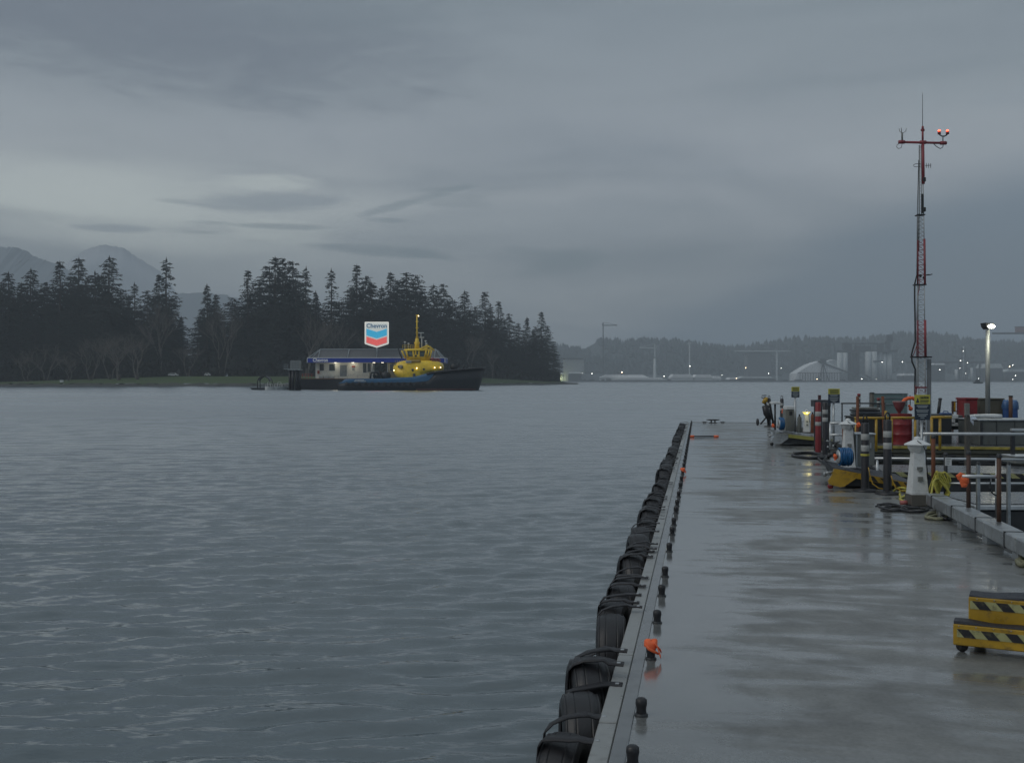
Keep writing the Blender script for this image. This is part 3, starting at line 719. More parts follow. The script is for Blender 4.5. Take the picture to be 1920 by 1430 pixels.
# ---- galvanised bull rail on the right edge
bl = thing('bull_rail', 'galvanised box-section bull rail on blocks along the right edge of the dock', 'rail', (0, 0, 0), -DA)
u = 5.4; i = 0
while u < 12.6:
    L_ = [1.15, .42, 1.0][i % 3]
    MB().box(VR - .10, VR + .085, u, u + L_ - .012, DECK + .075, DECK + .215, c=.012).build('rail_section', M_galv, bl); u += L_; i += 1
u = 5.6
while u < 12.5:
    MB().box(VR - .085, VR + .07, u, u + .16, DECK + .001, DECK + .073, c=.004).build('block', M_galv, bl)
    MB().box(VR - .104, VR + .089, u + .33, u + .36, DECK + .07, DECK + .219, c=.003).build('collar', M_dark, bl); u += .98

# ================================================================ FUEL BARGE, TUG AND FLOATS
class PX:   # local metres from photo pixels for a thing whose base stands at pixel (px0, py0) and distance D
    def __init__(s, px0, py0, D): s.a, s.b, s.D, s.k = px0, py0, D, D / F
    def x(s, px): return (px - s.a) * s.k
    def z(s, py): return (s.b - py) * s.k
    def loc(s): return (X_(s.a, s.D), s.D, Z_(s.b, s.D))
    def box(s, mb, x0, x1, y0, y1, d0, d1, c=0.0): return mb.box(s.x(x0), s.x(x1), d0, d1, s.z(y1), s.z(y0), c=c)
    def P(s, px, py, d=0.0): return (s.x(px), d, s.z(py))
M_wall = pm('cream cladding', (.74, .74, .68), .55, var=.05, scale=1, dirt=(.4, .39, .33), dirt_amt=.3)
M_fasc = pm('blue fascia', (.012, .045, .34), .4, var=.06, scale=1)
M_roofg = pm('grey roof screen', (.105, .11, .118), .6, var=.12, scale=.6)
M_hullk = pm('black hull paint', (.007, .010, .016), .42, var=.35, scale=.5, dirt=(.022, .02, .02), dirt_amt=.3)
M_tugb = pm('blue bulwark paint', (.022, .105, .22), .45, var=.18, scale=.4, dirt=(.03, .06, .09), dirt_amt=.4)
M_tugy = pm('tug yellow paint', (.80, .55, .03), .42, var=.12, scale=.6, dirt=(.3, .2, .03), dirt_amt=.4)
M_tan = pm('tan wall', (.30, .27, .19), .6, var=.1)
M_doorg = pm('grey door', (.22, .25, .27), .5)
M_redlt = pm('faded red', (.30, .05, .03), .6, var=.2, scale=1)
E_warm = em('warm lamp glow', (1.0, .90, .68), 2.2, (.8, .8, .7))
E_small = em('bright small lamp', (1.0, .80, .45), 3.5)
def point(name, loc, e, col, r=.1, parent=None):
    l = bpy.data.lights.new(name, 'POINT'); l.energy = e; l.color = col; l.shadow_soft_size = r
    o = bpy.data.objects.new(name, l); COL.objects.link(o); o.location = loc
    if parent: o.parent = parent
    return o
# ---- barge with its kiosk
WL = HY + F * CAMZ / 247.0
b = PX(700, WL, 247.0)
bg = thing('fuel_barge', 'floating fuel station: black barge, cream kiosk under a long blue fascia canopy', 'barge', b.loc())
m = MB(); b.box(m, 563, 835, 710.5, WL + 4, 0, 16, .15); m.build('barge_hull', M_hullk, bg)
m = MB(); b.box(m, 563, 835, 709.3, 710.5, -.05, 16.1); m.build('deck_edge', pm('rusty deck edge', (.16, .10, .07), .8, var=.3, scale=.5), bg)
kd = 2.2
m = MB(); b.box(m, 589.5, 690, 679, 709.3, kd, kd + 9); wall = m.build('wall', M_wall, bg)
m = MB(); b.box(m, 725, 786, 680, 709.3, kd, kd + 9); m.build('wall', M_tan, bg, label='tan end wall')
for (x0, x1, y0, y1, nm) in ((596.5, 604, 682, 694.5, 'window'), (614.5, 625, 682, 694.5, 'window'), (678.5, 684.5, 680.5, 698, 'window'), (687, 693, 681, 697, 'window'), (729, 735, 682, 695, 'window')):
    m = MB(); b.box(m, x0 - .7, x1 + .7, y0 - .7, y1 + .7, kd - .06, kd + .02); f = m.build(nm, M_white, bg)
    m = MB(); b.box(m, x0, x1, y0, y1, kd - .09, kd - .062); m.build('pane', M_glass, f)
m = MB(); b.box(m, 634.5, 647.5, 684, 705, kd - .08, kd + .02, .02); dr = m.build('door', M_doorg, bg)
m = MB(); b.box(m, 645.5, 646.5, 694, 696, kd - .14, kd - .082); m.build('handle', M_dark, dr)
m = MB(); b.box(m, 657, 663.5, 685, 688.5, kd - .09, kd + .01); m.build('notice', M_redlt, bg)
m = MB(); b.box(m, 657.5, 662.5, 689, 694, kd - .09, kd + .01); m.build('notice', M_pale, bg)
m = MB(); b.box(m, 592, 596, 694.5, 700.5, kd - .3, kd + .01, .05); m.build('lifebuoy_box', M_redlt, bg)
m = MB()
for x in (596, 606, 616): b.box(m, x, x + 8.6, 705, 709.2, kd - .9, kd - .1, .05)
m.build('deck_locker', pm('pale locker', (.38, .40, .40), .5), bg)
m = MB()
for (x0, x1) in ((591, 632), (650, 689)):
    m.tube([b.P(x0, 703.5, kd - .5), b.P(x1, 703.5, kd - .5)], .035, 5)
for x in (591, 611, 632, 650, 669, 689): m.tube([b.P(x, 703.5, kd - .5), b.P(x, 709.3, kd - .5)], .03, 5)
m.build('handrail', M_pale, bg)
for x in (591, 696.5, 726, 829):
    m = MB(); b.box(m, x - .9, x + .9, 680, 709.3, .9, 1.15); m.build('post', M_white, bg)
m = MB(); b.box(m, 578, 834, 671.5, 679.6, -.9, -.7); b.box(m, 578, 579.6, 671.5, 679.6, -.69, 11); b.box(m, 832.4, 834, 671.5, 679.6, -.69, 11); fas = m.build('fascia', M_fasc, bg)
m = MB(); b.box(m, 577.5, 834.5, 670.1, 671.5, -.95, 11.05); b.box(m, 576.8, 578, 671.5, 679.8, -.92, -.66); b.box(m, 834, 835.3, 671.5, 679.8, -.92, -.66); m.build('fascia_trim', M_white, bg)
m = MB(); b.box(m, 579.8, 832.2, 676.5, 679, -.65, 10.9); m.build('canopy_soffit', pm('canopy soffit', (.5, .5, .46), .6), bg)
# sloping roof screen between white frames
m = MB(); m.add([b.P(584, 670, .2), b.P(828, 670, .2), b.P(818, 655, 2.6), b.P(597, 655, 2.6), b.P(584, 670, 10), b.P(828, 670, 10), b.P(818, 655, 8), b.P(597, 655, 8)],
                [(0, 1, 2, 3), (5, 4, 7, 6), (4, 0, 3, 7), (1, 5, 6, 2), (3, 2, 6, 7)]); m.build('roof_screen', M_roofg, bg)
m = MB()
for x in (597, 652, 706, 762, 815): m.tube([b.P(x, 669.8, -.1), b.P(x, 654.4, 2.2)], .09, 5)
m.tube([b.P(580, 669.8, -.3), b.P(597, 654.2, 2.2), b.P(816, 654.2, 2.2), b.P(833, 669.8, -.3)], .10, 5)
m.tube([b.P(586, 669.8, -.3), b.P(597, 655, 2.2)], .07, 5); m.tube([b.P(827, 669.8, -.3), b.P(816, 655, 2.2)], .07, 5)
m.build('roof_frame', M_pale, bg)
text_part('Chevron', 1.2, pm('white lettering', (.9, .9, .9), .4, var=.03), fas, (b.x(602), -.93, b.z(675.3)), 'lettering', .02, wid=28 * b.k, bold=.035)
for x in (627, 660, 700, 716):
    m = MB(); b.box(m, x - 2, x + 2, 679, 679.8, 1.0, 1.5); f = m.build('canopy_lamp', E_warm, bg)
    point('canopy_light', b.P(x, 682, 1.1), 24, (1, .92, .74), 1.0, bg)
# clutter under the canopy and on the barge's bare end
m = MB()
for (x0, x1, y0) in ((699, 702, 697), (703, 706, 700), (707, 711, 695), (713, 716, 698), (718, 723, 692)): b.box(m, x0, x1, y0, 709.3, 2, 3.4, .05)
m.build('pump_row', M_dark, bg)
m = MB()
for x in (566, 572, 578, 584): m.tube([b.P(x, 709.3, .4), b.P(x, 701, .4)], .05, 5)
for y in (701, 705): m.tube([b.P(566, y, .4), b.P(588, y, .4)], .04, 5)
m.build('end_railing', M_redlt, bg)
# ---- the big lit sign on its post
s_ = PX(706, 654.6, 246.0)
sg = thing('lit_sign', 'tall backlit shield sign with blue and red chevrons above the fuel barge', 'sign', s_.loc())
m = MB(); m.cyl(s_.P(706, 650, .5), s_.P(706, 662, .5), .16, n=8); m.build('post', M_pale, sg)
out = [(683.5, 604), (684.5, 603.2), (727.5, 603.2), (728.6, 604), (728.6, 643.5), (727.5, 645), (706.2, 651.8), (684.6, 645), (683.5, 643.5)]
E_rim = em('backlit white panel', (.80, .78, .70), .34, (.7, .7, .68)); E_face = em('backlit pale face', (.66, .70, .66), .24, (.6, .62, .6))
E_bl = em('backlit blue', (.04, .34, .52), .42, (.05, .3, .55)); E_rd = em('backlit red', (.68, .12, .11), .42, (.6, .08, .08)); E_tx = em('backlit blue lettering', (.01, .09, .22), .22, (.01, .09, .2))
def poly(pts, d0, d1): return MB().prism([(s_.x(x), s_.z(y)) for x, y in pts][::-1], d0, d1)
poly(out, .3, .9).build('cabinet', M_pale, sg)
poly(out, .24, .298).build('rim', E_rim, sg)
ins = [(685.3, 605), (726.8, 605), (726.8, 643.2), (706.2, 650), (685.3, 643.2)]
poly(ins, .20, .238).build('face', E_face, sg)
poly([(686.8, 616), (706.2, 622), (725.2, 616), (725.2, 628.5), (706.2, 634.5), (686.8, 628.5)], .16, .198).build('blue_chevron', E_bl, sg)
poly([(686.8, 630.8), (706.2, 636.8), (725.2, 630.8), (725.2, 642.2), (706.2, 648.3), (686.8, 642.2)], .16, .198).build('red_chevron', E_rd, sg)
text_part('Chevron', 1.42, E_tx, sg, (s_.x(706.2), .17, s_.z(611.0)), 'lettering', .015, wid=38 * s_.k, bold=.025)

# ---- harbour tug
TD = 228.0; TWL = HY + F * CAMZ / TD
t_ = PX(770, TWL, TD)
tug = thing('harbour_tug', 'yellow, blue and black harbour tug lying in front of the fuel barge', 'tugboat', t_.loc())
HB = 5.6
def half(px):   # half-beam along the hull
    if px < 650: return HB * (.80 + .2 * (px - 630) / 20)
    if px < 800: return HB
    s = (px - 800) / 110; return HB * max(0.02, (1 - s ** 2.4)) ** .75
def interp(tab, x):
    for (a, b_) in zip(tab[:-1], tab[1:]):
        if x <= b_[0]: return a[1] + (b_[1] - a[1]) * (x - a[0]) / (b_[0] - a[0])
    return tab[-1][1]
sheer = [(631, 718.5), (640, 716), (647, 710.2), (720, 709.6), (740, 708), (775, 706.5), (800, 700), (820, 696), (860, 692.6), (897, 689), (910, 689.4)]
bmid = [(631, 719.5), (640, 718), (647, 717.4), (700, 717.2), (770, 716.6), (800, 714.5), (806, 712), (813, 702), (816, 697), (820, 696.2), (910, 689.6)]
def hull(y_top, y_bot, name, mat, fr_t=1.0, fr_b=1.0, x0=631, x1=909, n=40, out_=0.0):
    vs, fs = [], []
    for i in range(n + 1):
        px = x0 + (x1 - x0) * i / n
        for sgn in (-1, 1):
            for (fy, fr) in ((y_top, fr_t), (None, (fr_t + fr_b) / 2), (y_bot, fr_b)):
                yt, yb = y_top(px), y_bot(px); y = (yt + yb) / 2 if fy is None else (yt if fy is y_top else yb)
                rk = max(0, (px - 870) / 40); xx = px - rk * 13 * (y - 689) / 42
                vs.append((t_.x(xx), HB + sgn * (half(px) * fr + out_), t_.z(y)))
    for i in range(n):
        a = i * 6
        for j in (0, 1): fs.append((a + j, a + j + 1, a + j + 7, a + j + 6)); fs.append((a + 3 + j, a + 9 + j, a + 10 + j, a + 4 + j))
        fs.append((a, a + 6, a + 9, a + 3))
    fs += [(0, 3, 4, 1), (1, 4, 5, 2), tuple(n * 6 + k for k in (1, 4, 3, 0)), tuple(n * 6 + k for k in (2, 5, 4, 1))]
    return MB().add(vs, fs, True).build(name, mat, tug)
hull(lambda x: interp(bmid, x), lambda x: TWL + 3, 'hull', M_hullk, 1.0, .9)
hull(lambda x: interp(sheer, x), lambda x: interp(bmid, x) + .15, 'bulwark', M_tugb, 1.0, 1.0, 634, 822, 30, .04)
m = MB(); m.tube([(t_.x(px - max(0, (px - 870) / 40) * 0), HB - half(px) - .12, t_.z(interp(sheer, px) + .7)) for px in range(800, 908, 6)] + [(t_.x(909), HB, t_.z(690.2))], .22, 6); m.build('bow_fender', M_black, tug)
m = MB(); m.tube([(t_.x(px), HB - half(px) - .05, t_.z(interp(sheer, px) - .2)) for px in range(820, 908, 6)] + [(t_.x(909), HB - .1, t_.z(689))], .06, 5); m.build('cap_rail', pm('worn rail', (.16, .17, .18), .5), tug)
m = MB(); m.tube([(t_.x(px - max(0, (px - 870) / 40) * 13), HB - half(px) * .93 - .03, t_.z(TWL - 1.4)) for px in range(780, 903, 6)], .16, 5, flat=(.4, 1)); m.build('boot_stripe', pm('dull red boot stripe', (.09, .03, .025), .6), tug)
m = MB()
for x in range(650, 800, 12): m.lathe([(.18, -.1), (.34, -.12), (.42, 0), (.34, .12), (.18, .1)], 10, (t_.x(x), HB - half(x) - .16, t_.z(719.5)), 'y')
m.build('side_fender', M_black, tug)
m = MB()
for j, (x0, x1) in enumerate(((666, 683), (664, 686))):
    x = x0
    while x < x1: m.box(t_.x(x), t_.x(x + 1.6), -.09, -.045, t_.z(713 + j * 2.2), t_.z(711.6 + j * 2.2)); x += 2.5
m.build('hull_lettering', M_white, tug)
# deckhouse: rounded yellow mass
def dome(prof, mat, name, dep, par=tug, n=36, pw=3.4):
    """prof: rows (py, x0, x1, depth factor) -> superellipse plan sections"""
    vs, fs = [], []
    for (py, x0, x1, df) in prof:
        for j in range(n):
            g = 2 * math.pi * j / n; c_, s2 = math.cos(g), math.sin(g)
            vs.append((t_.x((x0 + x1) / 2) + (x1 - x0) / 2 * t_.k * abs(c_) ** (2 / pw) * (1 if c_ > 0 else -1), HB + dep * df * abs(s2) ** (2 / pw) * (1 if s2 > 0 else -1), t_.z(py)))
    for i in range(len(prof) - 1):
        for j in range(n): fs.append((i * n + j, i * n + (j + 1) % n, (i + 1) * n + (j + 1) % n, (i + 1) * n + j))
    fs += [tuple(range(n))[::-1], tuple(range((len(prof) - 1) * n, len(prof) * n))]
    return MB().add(vs, fs, True).build(name, mat, par)
dome([(710, 746, 798, 1), (706, 740, 801, 1), (702, 736, 804, 1.02), (696, 733.5, 812, 1.04), (695, 733, 828, 1.04), (688, 733, 829, 1.04), (683, 735, 828, 1.02), (679.5, 740, 825, .98), (677, 746, 820, .92), (675.5, 752, 814, .86)], M_tugy, 'deckhouse', 4.6)
dome([(680, 757, 806, 1), (669, 758.5, 803, 1), (668, 757, 804, 1.05)], M_tugy, 'bridge_deck', 3.4)
m = MB(); t_.box(m, 737, 742, 681.5, 684, HB - 3.4, HB + 3.4); m.build('awning', M_tan, tug)
def wheelrow(y, x0, x1, w): return (y, x0, x1, w)
wh = dome([(672, 760, 801, 1), (671.5, 757.5, 803.5, 1), (656.5, 751, 808, 1.15)], pm('blue-grey bridge glass', (.09, .13, .14), .15, var=.15), 'wheelhouse_glass', 2.9, n=16, pw=3.2)
m = MB()
for (xb, xt) in ((757.6, 751), (763, 759.5), (774, 772.5), (777.5, 777.5), (783.5, 784), (794, 797.5), (799.5, 803), (803.5, 808)): m.tube([(t_.x(xb), HB - 2.95, t_.z(671.5)), (t_.x(xt), HB - 3.38, t_.z(656.5))], .19, 5)
m.build('window_frames', M_tugy, wh); m = MB(); m.box(t_.x(773), t_.x(784), HB - 3.3, HB - 2.6, t_.z(672), t_.z(664)); m.build('front_panel', M_tugy, tug)
m = MB(); t_.box(m, 775.5, 780, 665, 670, HB - 3.4, HB - 3.31, .1); m.build('searchlight', M_dark, wh)
dome([(657, 751.5, 808, 1.2), (653.6, 753, 806.5, 1.15), (653, 755, 804, 1.1)], M_tugy, 'wheelhouse_roof', 3.0, n=18, pw=3.2)
m = MB(); m.tube([t_.P(784, 654, 2.4), t_.P(800, 646.8, 2.4), t_.P(809, 655, 2.4)], .16, 5).tube([t_.P(797, 647.8, 2.4), t_.P(799, 672, 2.4)], .12, 5).tube([t_.P(784, 654, 8.8), t_.P(800, 646.8, 8.8), t_.P(809, 655, 8.8)], .16, 5).tube([t_.P(800, 646.8, 2.4), t_.P(800, 646.8, 8.8)], .1, 5).build('monitor_frame', M_tugy, tug)
# mast with lamps, radars, aerials
mm = MB().cyl(t_.P(777.5, 654, HB), t_.P(777.5, 632, HB), .62, .36, n=10).cyl(t_.P(777.5, 632, HB), t_.P(777.3, 588, HB), .2, .1, n=8)
for y in (600, 612, 621, 630, 640): mm.tube([t_.P(775, y, HB), t_.P(780.5, y, HB)], .1, 5)
mm.tube([t_.P(772, 641, HB), t_.P(783, 641, HB)], .2, 6).tube([t_.P(775, 588, HB), t_.P(781, 588, HB)], .12, 5)
mast = mm.build('mast', M_tugy, tug)
m = MB().cyl(t_.P(787.5, 653, HB - 1), t_.P(787.5, 630, HB - 1), .1, n=6).box(t_.x(783), t_.x(792), HB - 1.2, HB - .8, t_.z(631.5), t_.z(630)).cyl(t_.P(785.5, 631, HB - .5), t_.P(785.5, 622, HB - .5), .08, n=6).box(t_.x(780.5), t_.x(791), HB - .7, HB - .3, t_.z(622.5), t_.z(621.3)); m.build('radar_mast', M_white, tug)
m = MB()
for (x, y) in ((756, 640), (763, 643), (795.5, 638), (797, 643)): m.cyl(t_.P(x, 653, HB - 2), t_.P(x, y, HB - 2), .05, n=5).ball(t_.P(x, y, HB - 2), .28, 8, (1, 1, .5))
m.build('aerials', M_white, tug)
m = MB()
for (x0, x1, y, y2) in ((751, 772, 645.5, 653), (760, 800, 662.2, 668)):
    pass
for x in range(752, 773, 5): m.tube([t_.P(x, 653, HB - 2.6), t_.P(x, 646, HB - 2.6)], .04, 4)
m.tube([t_.P(752, 646, HB - 2.6), t_.P(773, 646, HB - 2.6)], .04, 4); m.tube([t_.P(752, 649.5, HB - 2.6), t_.P(773, 649.5, HB - 2.6)], .03, 4)
for x in list(range(740, 764, 4)): m.tube([t_.P(x, 681, 1.2), t_.P(x, 675, 1.2)], .04, 4)
m.build('railing', M_tugy, tug)
m = MB()
for (x, y) in ((806, 674), (810, 672.5), (814, 673.5), (818, 673), (821, 675)): m.ball(t_.P(x, y, 2.2 + (x % 3)), .42, 8, (1, 1, .8)).cyl(t_.P(x, y, 2.2 + (x % 3)), t_.P(x, 679.5, 2.2 + (x % 3)), .12, n=6)
m.tube([t_.P(803, 676.5, 2), t_.P(823, 676.5, 2)], .05, 4); m.build('deck_gear', pm('red deck gear', (.22, .05, .07), .5), tug)
m = MB().tube([t_.P(744, 653, 3), t_.P(747, 662, 3), t_.P(751, 671, 3)], .16, 6); m.build('exhaust_pipe', M_dark, tug)
m = MB(); t_.box(m, 746, 754.5, 684, 691, HB - 4.86, HB - 4.5, .2); pl_ = m.build('side_hatch', M_tan, tug)
m = MB()
for (x0, x1, y0, y1) in ((745, 748, 685.5, 689), (752, 754.3, 686, 690.5), (771, 775, 691, 696), (773.5, 778, 700, 706), (792, 796, 690, 694)): t_.box(m, x0, x1, y0, y1, HB - 4.92, HB - 4.6, .1)
m.build('porthole', M_glass, tug)
m = MB(); t_.box(m, 759, 788, 674, 680.5, HB - 4.75, HB - 3.2, .3); m.build('bridge_front', pm('shaded brown yellow panel', (.25, .17, .03), .5), tug)  # panel in a darker, browner tone than the deckhouse
m = MB(); t_.box(m, 760, 770.5, 676, 680, HB - 4.86, HB - 4.76); m.build('name_board', M_white, tug)
m = MB()
for i in range(5): t_.box(m, 761.2 + i * 1.9, 762.3 + i * 1.9, 677.1, 678.9, HB - 4.90, HB - 4.87)
m.build('name_lettering', M_dark, tug)
m = MB(); t_.box(m, 842, 857, 686.5, 692, HB - 1.8, HB + 1.8, .5); m.lathe([(0, -2), (.8, -2), (.8, -1.7), (.45, -1.7), (.45, 1.7), (.8, 1.7), (.8, 2), (0, 2)], 14, (t_.x(850), HB, t_.z(687.2)), 'y')
m.cyl(t_.P(867, 690, HB), t_.P(869, 683, HB), .2, n=6).cyl(t_.P(846, 687, HB), t_.P(845, 682, HB), .12, n=6); m.build('anchor_winch', M_dark, tug)
m = MB(); t_.box(m, 694, 700, 700, 708.5, HB - 2, HB + 2, .3); m.tube([t_.P(690, 709, HB - 2), t_.P(692, 698, HB - 2), t_.P(706, 698, HB - 2), t_.P(708, 709, HB - 2)], .25, 6).lathe([(0, -1.8), (.9, -1.8), (.9, -1.5), (.5, -1.5), (.5, 1.5), (.9, 1.5), (.9, 1.8), (0, 1.8)], 14, (t_.x(718), HB, t_.z(704)), 'y')
m.build('tow_winch', M_dark, tug)
for (x, y, d) in ((738, 694, HB - 4.9), (780.8, 690, HB - 4.95), (814.5, 689, HB - 4.7), (825, 688.5, HB - 3.9), (780.5, 589.5, HB - .3)):
    m = MB().ball(t_.P(x, y, d), .12, 8); m.build('deck_lamp', E_small, tug)
point('tug_light', t_.P(738, 693, HB - 6.2), 7, (1, .85, .55), 1.0, tug); point('tug_light', t_.P(814, 687, HB - 6.5), 6, (1, .85, .55), .3, tug)

# ---- cluster of piles with a service box on top
p_ = PX(552, HY + F * CAMZ / 236., 236.)
pd = thing('pile_dolphin', 'cluster of black piles topped by a grey box beside the fuel barge', 'pilings', p_.loc())
for i, (x, d) in enumerate(((544, 0), (550, -.5), (556, -.3), (561.5, 0), (547, 1.2), (555, 1.5))):
    MB().cyl(p_.P(x, 733, d), p_.P(x, 693 + (i % 2), d), .36, .33, n=12).build('pile', M_hullk, pd)
m = MB(); p_.box(m, 541, 564, 692, 693.5, -.9, 2.2); m.build('cap_plate', M_pale, pd)
m = MB(); p_.box(m, 545, 562, 676, 692, -.6, 1.6, .06); bx = m.build('service_box', pm('ribbed grey box', (.20, .22, .23), .5, var=.2, scale=2, stretch=(4, 1, .3)), pd)
m = MB()
for x in range(546, 562, 3): p_.box(m, x, x + .8, 677, 691.5, -.66, -.6)
m.build('ribs', M_grey, bx)
m = MB(); p_.box(m, 533, 541, 691, 692, -.6, 1)
for x in (533.5, 537, 540.5): m.tube([p_.P(x, 691, -.5), p_.P(x, 683, -.5)], .04, 4)
for y in (683, 687): m.tube([p_.P(533, y, -.5), p_.P(541, y, -.5)], .04, 4)
m.build('platform', M_pale, pd)
# ---- low float with a domed canopy, and two small boats at it
f_ = PX(505, HY + F * CAMZ / 240., 240.)
fl = thing('low_float', 'low black float with an arched canopy frame left of the piles', 'float', f_.loc())
m = MB(); m.prism([(f_.x(472), f_.z(728)), (f_.x(470), f_.z(726.8)), (f_.x(540), f_.z(726.8)), (f_.x(540), f_.z(733)), (f_.x(476), f_.z(733))][::-1], -1, 3); m.build('hull', M_hullk, fl)
m = MB()
arc = [(484, 726.8), (483.5, 714), (486, 709), (492, 705.5), (498, 705.5), (504, 709), (506.5, 714), (507, 726.8)]
for d in (-.5, 2): m.tube([f_.P(x, y, d) for x, y in arc[:]], .11, 6)
m.build('canopy_frame', M_dark, fl)
m = MB(); n = len(arc) - 2; cv = [f_.P(x, y - .3, -.6) for x, y in arc[1:-1]] + [f_.P(x, y - .3, 2.1) for x, y in arc[1:-1]]; m.add(cv, [(i, i + 1, i + 1 + n, i + n) for i in range(n - 1)], True); m.build('canopy_cover', M_hullk, fl)
for (x0, x1, lab) in ((497, 514, 'small pale open boat beside the arched canopy'), (514, 538, 'small pale railed boat between the arched canopy and the piles')):
    q_ = PX((x0 + x1) / 2, HY + F * CAMZ / 238., 238.)
    e = thing('small_boat', lab, 'boat', q_.loc())
    L_ = (x1 - x0) / 2 * q_.k; pr = []
    vs, fs = [], []
    for i in range(9):
        s = i / 8 * 2 - 1; hw = .85 * (1 - abs(s) ** 3 * .9)
        for (zz_, w2) in ((-.2, .6), (.65 + .2 * abs(s), 1.0)):
            vs += [(s * L_, -hw * w2, zz_), (s * L_, hw * w2, zz_)]
    for i in range(8):
        a = i * 4; fs += [(a, a + 4, a + 6, a + 2), (a + 1, a + 3, a + 7, a + 5), (a + 2, a + 6, a + 7, a + 3)]
    fs += [(0, 2, 3, 1), (32, 33, 35, 34)]
    MB().add(vs, fs).build('hull', M_pale if x0 > 500 else M_white, e)
    m = MB()
    for i in range(5):
        x = -L_ * .8 + i * L_ * .4; m.tube([(x, -.7, .7), (x, -.7, 1.35)], .035, 4)
    m.tube([(-L_ * .8, -.7, 1.35), (L_ * .8, -.7, 1.35)], .035, 4).tube([(-L_ * .5, -.3, .7), (-L_ * .35, -.3, 1.8), (L_ * .1, -.3, 1.8), (L_ * .2, -.3, .7)], .05, 4)
    m.build('rails', M_white, e)
# two pale vehicles and a hut-like thing on the lawn
for (px, py, wpx, lab) in ((324, 701.5, 18, 'small white car parked at the edge of the lawn below the conifers'), (388, 704, 10, 'tiny pale vehicle on the lawn, right of the white car'), (115, 716, 6, 'tiny pale box near the shore at the left')):
    off = 40 if px > 200 else 16; D = shoreD(px) + off; e = PX(px, 0, D); z0 = groundZ(px, off) + .1; L_ = wpx * e.k
    o = thing('parked_car' if px > 200 else 'pale_box', lab, 'car' if px > 200 else 'box', (X_(px, D), D, z0))
    if px < 200: MB().box(-.7, .7, 0, 1, .0, .9, c=.08).build('body', M_white, o); MB().box(-.75, .75, -.05, 1.05, .9, 1.0).build('lid', M_pale, o); continue
    h = 1.5
    MB().prism([(-L_ / 2, .35), (L_ / 2, .35), (L_ / 2, .85), (L_ * .3, .95), (L_ * .17, h), (-L_ * .25, h), (-L_ * .38, .95), (-L_ / 2, .9)], 0, 1.8).build('body', M_white, o)
    MB().prism([(-L_ * .33, .98), (L_ * .26, .98), (L_ * .15, h - .1), (-L_ * .22, h - .1)], -.02, 1.82).build('windows', M_glass, o)
    for x in (-L_ * .3, L_ * .3): MB().lathe([(0, -.1), (.33, -.1), (.33, .1), (0, .1)], 12, (x, .08, .33), 'y').build('wheel', M_black, o)

# ================================================================ FAR SHORE PORT
M_conc = pm('pale silo concrete', (.56, .60, .61), .7, var=.1, scale=.03)
M_pst = pm('port steelwork', (.022, .024, .028), .7, var=.2, scale=.03)
M_salt = pm('white salt stockpile', (.78, .80, .82), .8, var=.1, scale=.03)
M_wr = pm('pale warehouse roof', (.85, .87, .88), .6, var=.12, scale=.02)
M_ruddy = pm('ruddy steel', (.22, .09, .08), .7, var=.2, scale=.03)
FD = 2290.0; FW = HY + F * CAMZ / FD
def far(name, lab, cat, px, D=FD, grp=None): return PX(px, HY + F * (CAMZ - 2.0) / D, D), thing(name, lab, cat, (X_(px, D), D, 2.0), 0, grp)
# quay: long dark wharf at the water's edge
q_, e = far('wharf', 'long low dark wharf along the whole far shore', 'wharf', 1500, 2262)
m = MB(); m.box(q_.x(1075), q_.x(2350), 0, 12, -4, 1.2); m.build('quay_wall', M_pst, e)
m = MB(); r_ = random.Random(6)
for i in range(150):
    x = r_.uniform(1080, 2000); w2 = r_.uniform(2, 12); h = r_.uniform(1.0, 5.5)
    m.box(q_.x(x), q_.x(x) + w2, r_.uniform(14, 24), 30, .5, h)
m.build('quay_clutter', M_pst, e)
# silos
q_, e = far('grain_silos', 'pale round concrete silos in rows with dark headhouse across the harbour', 'silos', 1630)
for x in (1577, 1586): MB().cyl(q_.P(x, 714, 8), q_.P(x, 661, 8), 6.2, n=16).build('silo', M_conc, e)
for x in (1595, 1604, 1613): MB().cyl(q_.P(x, 714, 22), q_.P(x, 660, 22), 5.6, n=16).build('silo', M_pst, e, label='dark silo')  # this group takes the dark steelwork colour
for x in (1629, 1640): MB().cyl(q_.P(x, 714, 4), q_.P(x, 659, 4), 6.6, n=16).build('silo', M_conc, e)
for x in (1653, 1662, 1672): MB().cyl(q_.P(x, 714, 16), q_.P(x, 659, 16), 5.6, n=16).build('silo', M_conc, e)
m = MB(); q_.box(m, 1572, 1685, 656, 660, 4, 26); q_.box(m, 1583, 1664, 642.5, 645, 10, 18); q_.box(m, 1584, 1600, 645, 656, 8, 20); q_.box(m, 1606, 1636, 648, 656, 8, 20); q_.box(m, 1650, 1660, 645, 656, 8, 20)
for x in range(1583, 1665, 8): q_.box(m, x, x + 1, 644, 658, 9, 10)
m.build('headhouse', M_pst, e)
m = MB(); q_.box(m, 1665, 1672, 640, 656, 8, 18); q_.box(m, 1667, 1677, 627, 641, 9, 17); m.build('elevator_tower', M_pst, e)
m = MB(); q_.box(m, 1636, 1655, 676, 678.5, -6, -2); m.tube([q_.P(1530, 677, -14), q_.P(1622, 712, -14)], 2.0, 5).tube([q_.P(1614, 700, -8), q_.P(1630, 708, -8)], 1.6, 5); m.build('conveyor', M_pst, e)
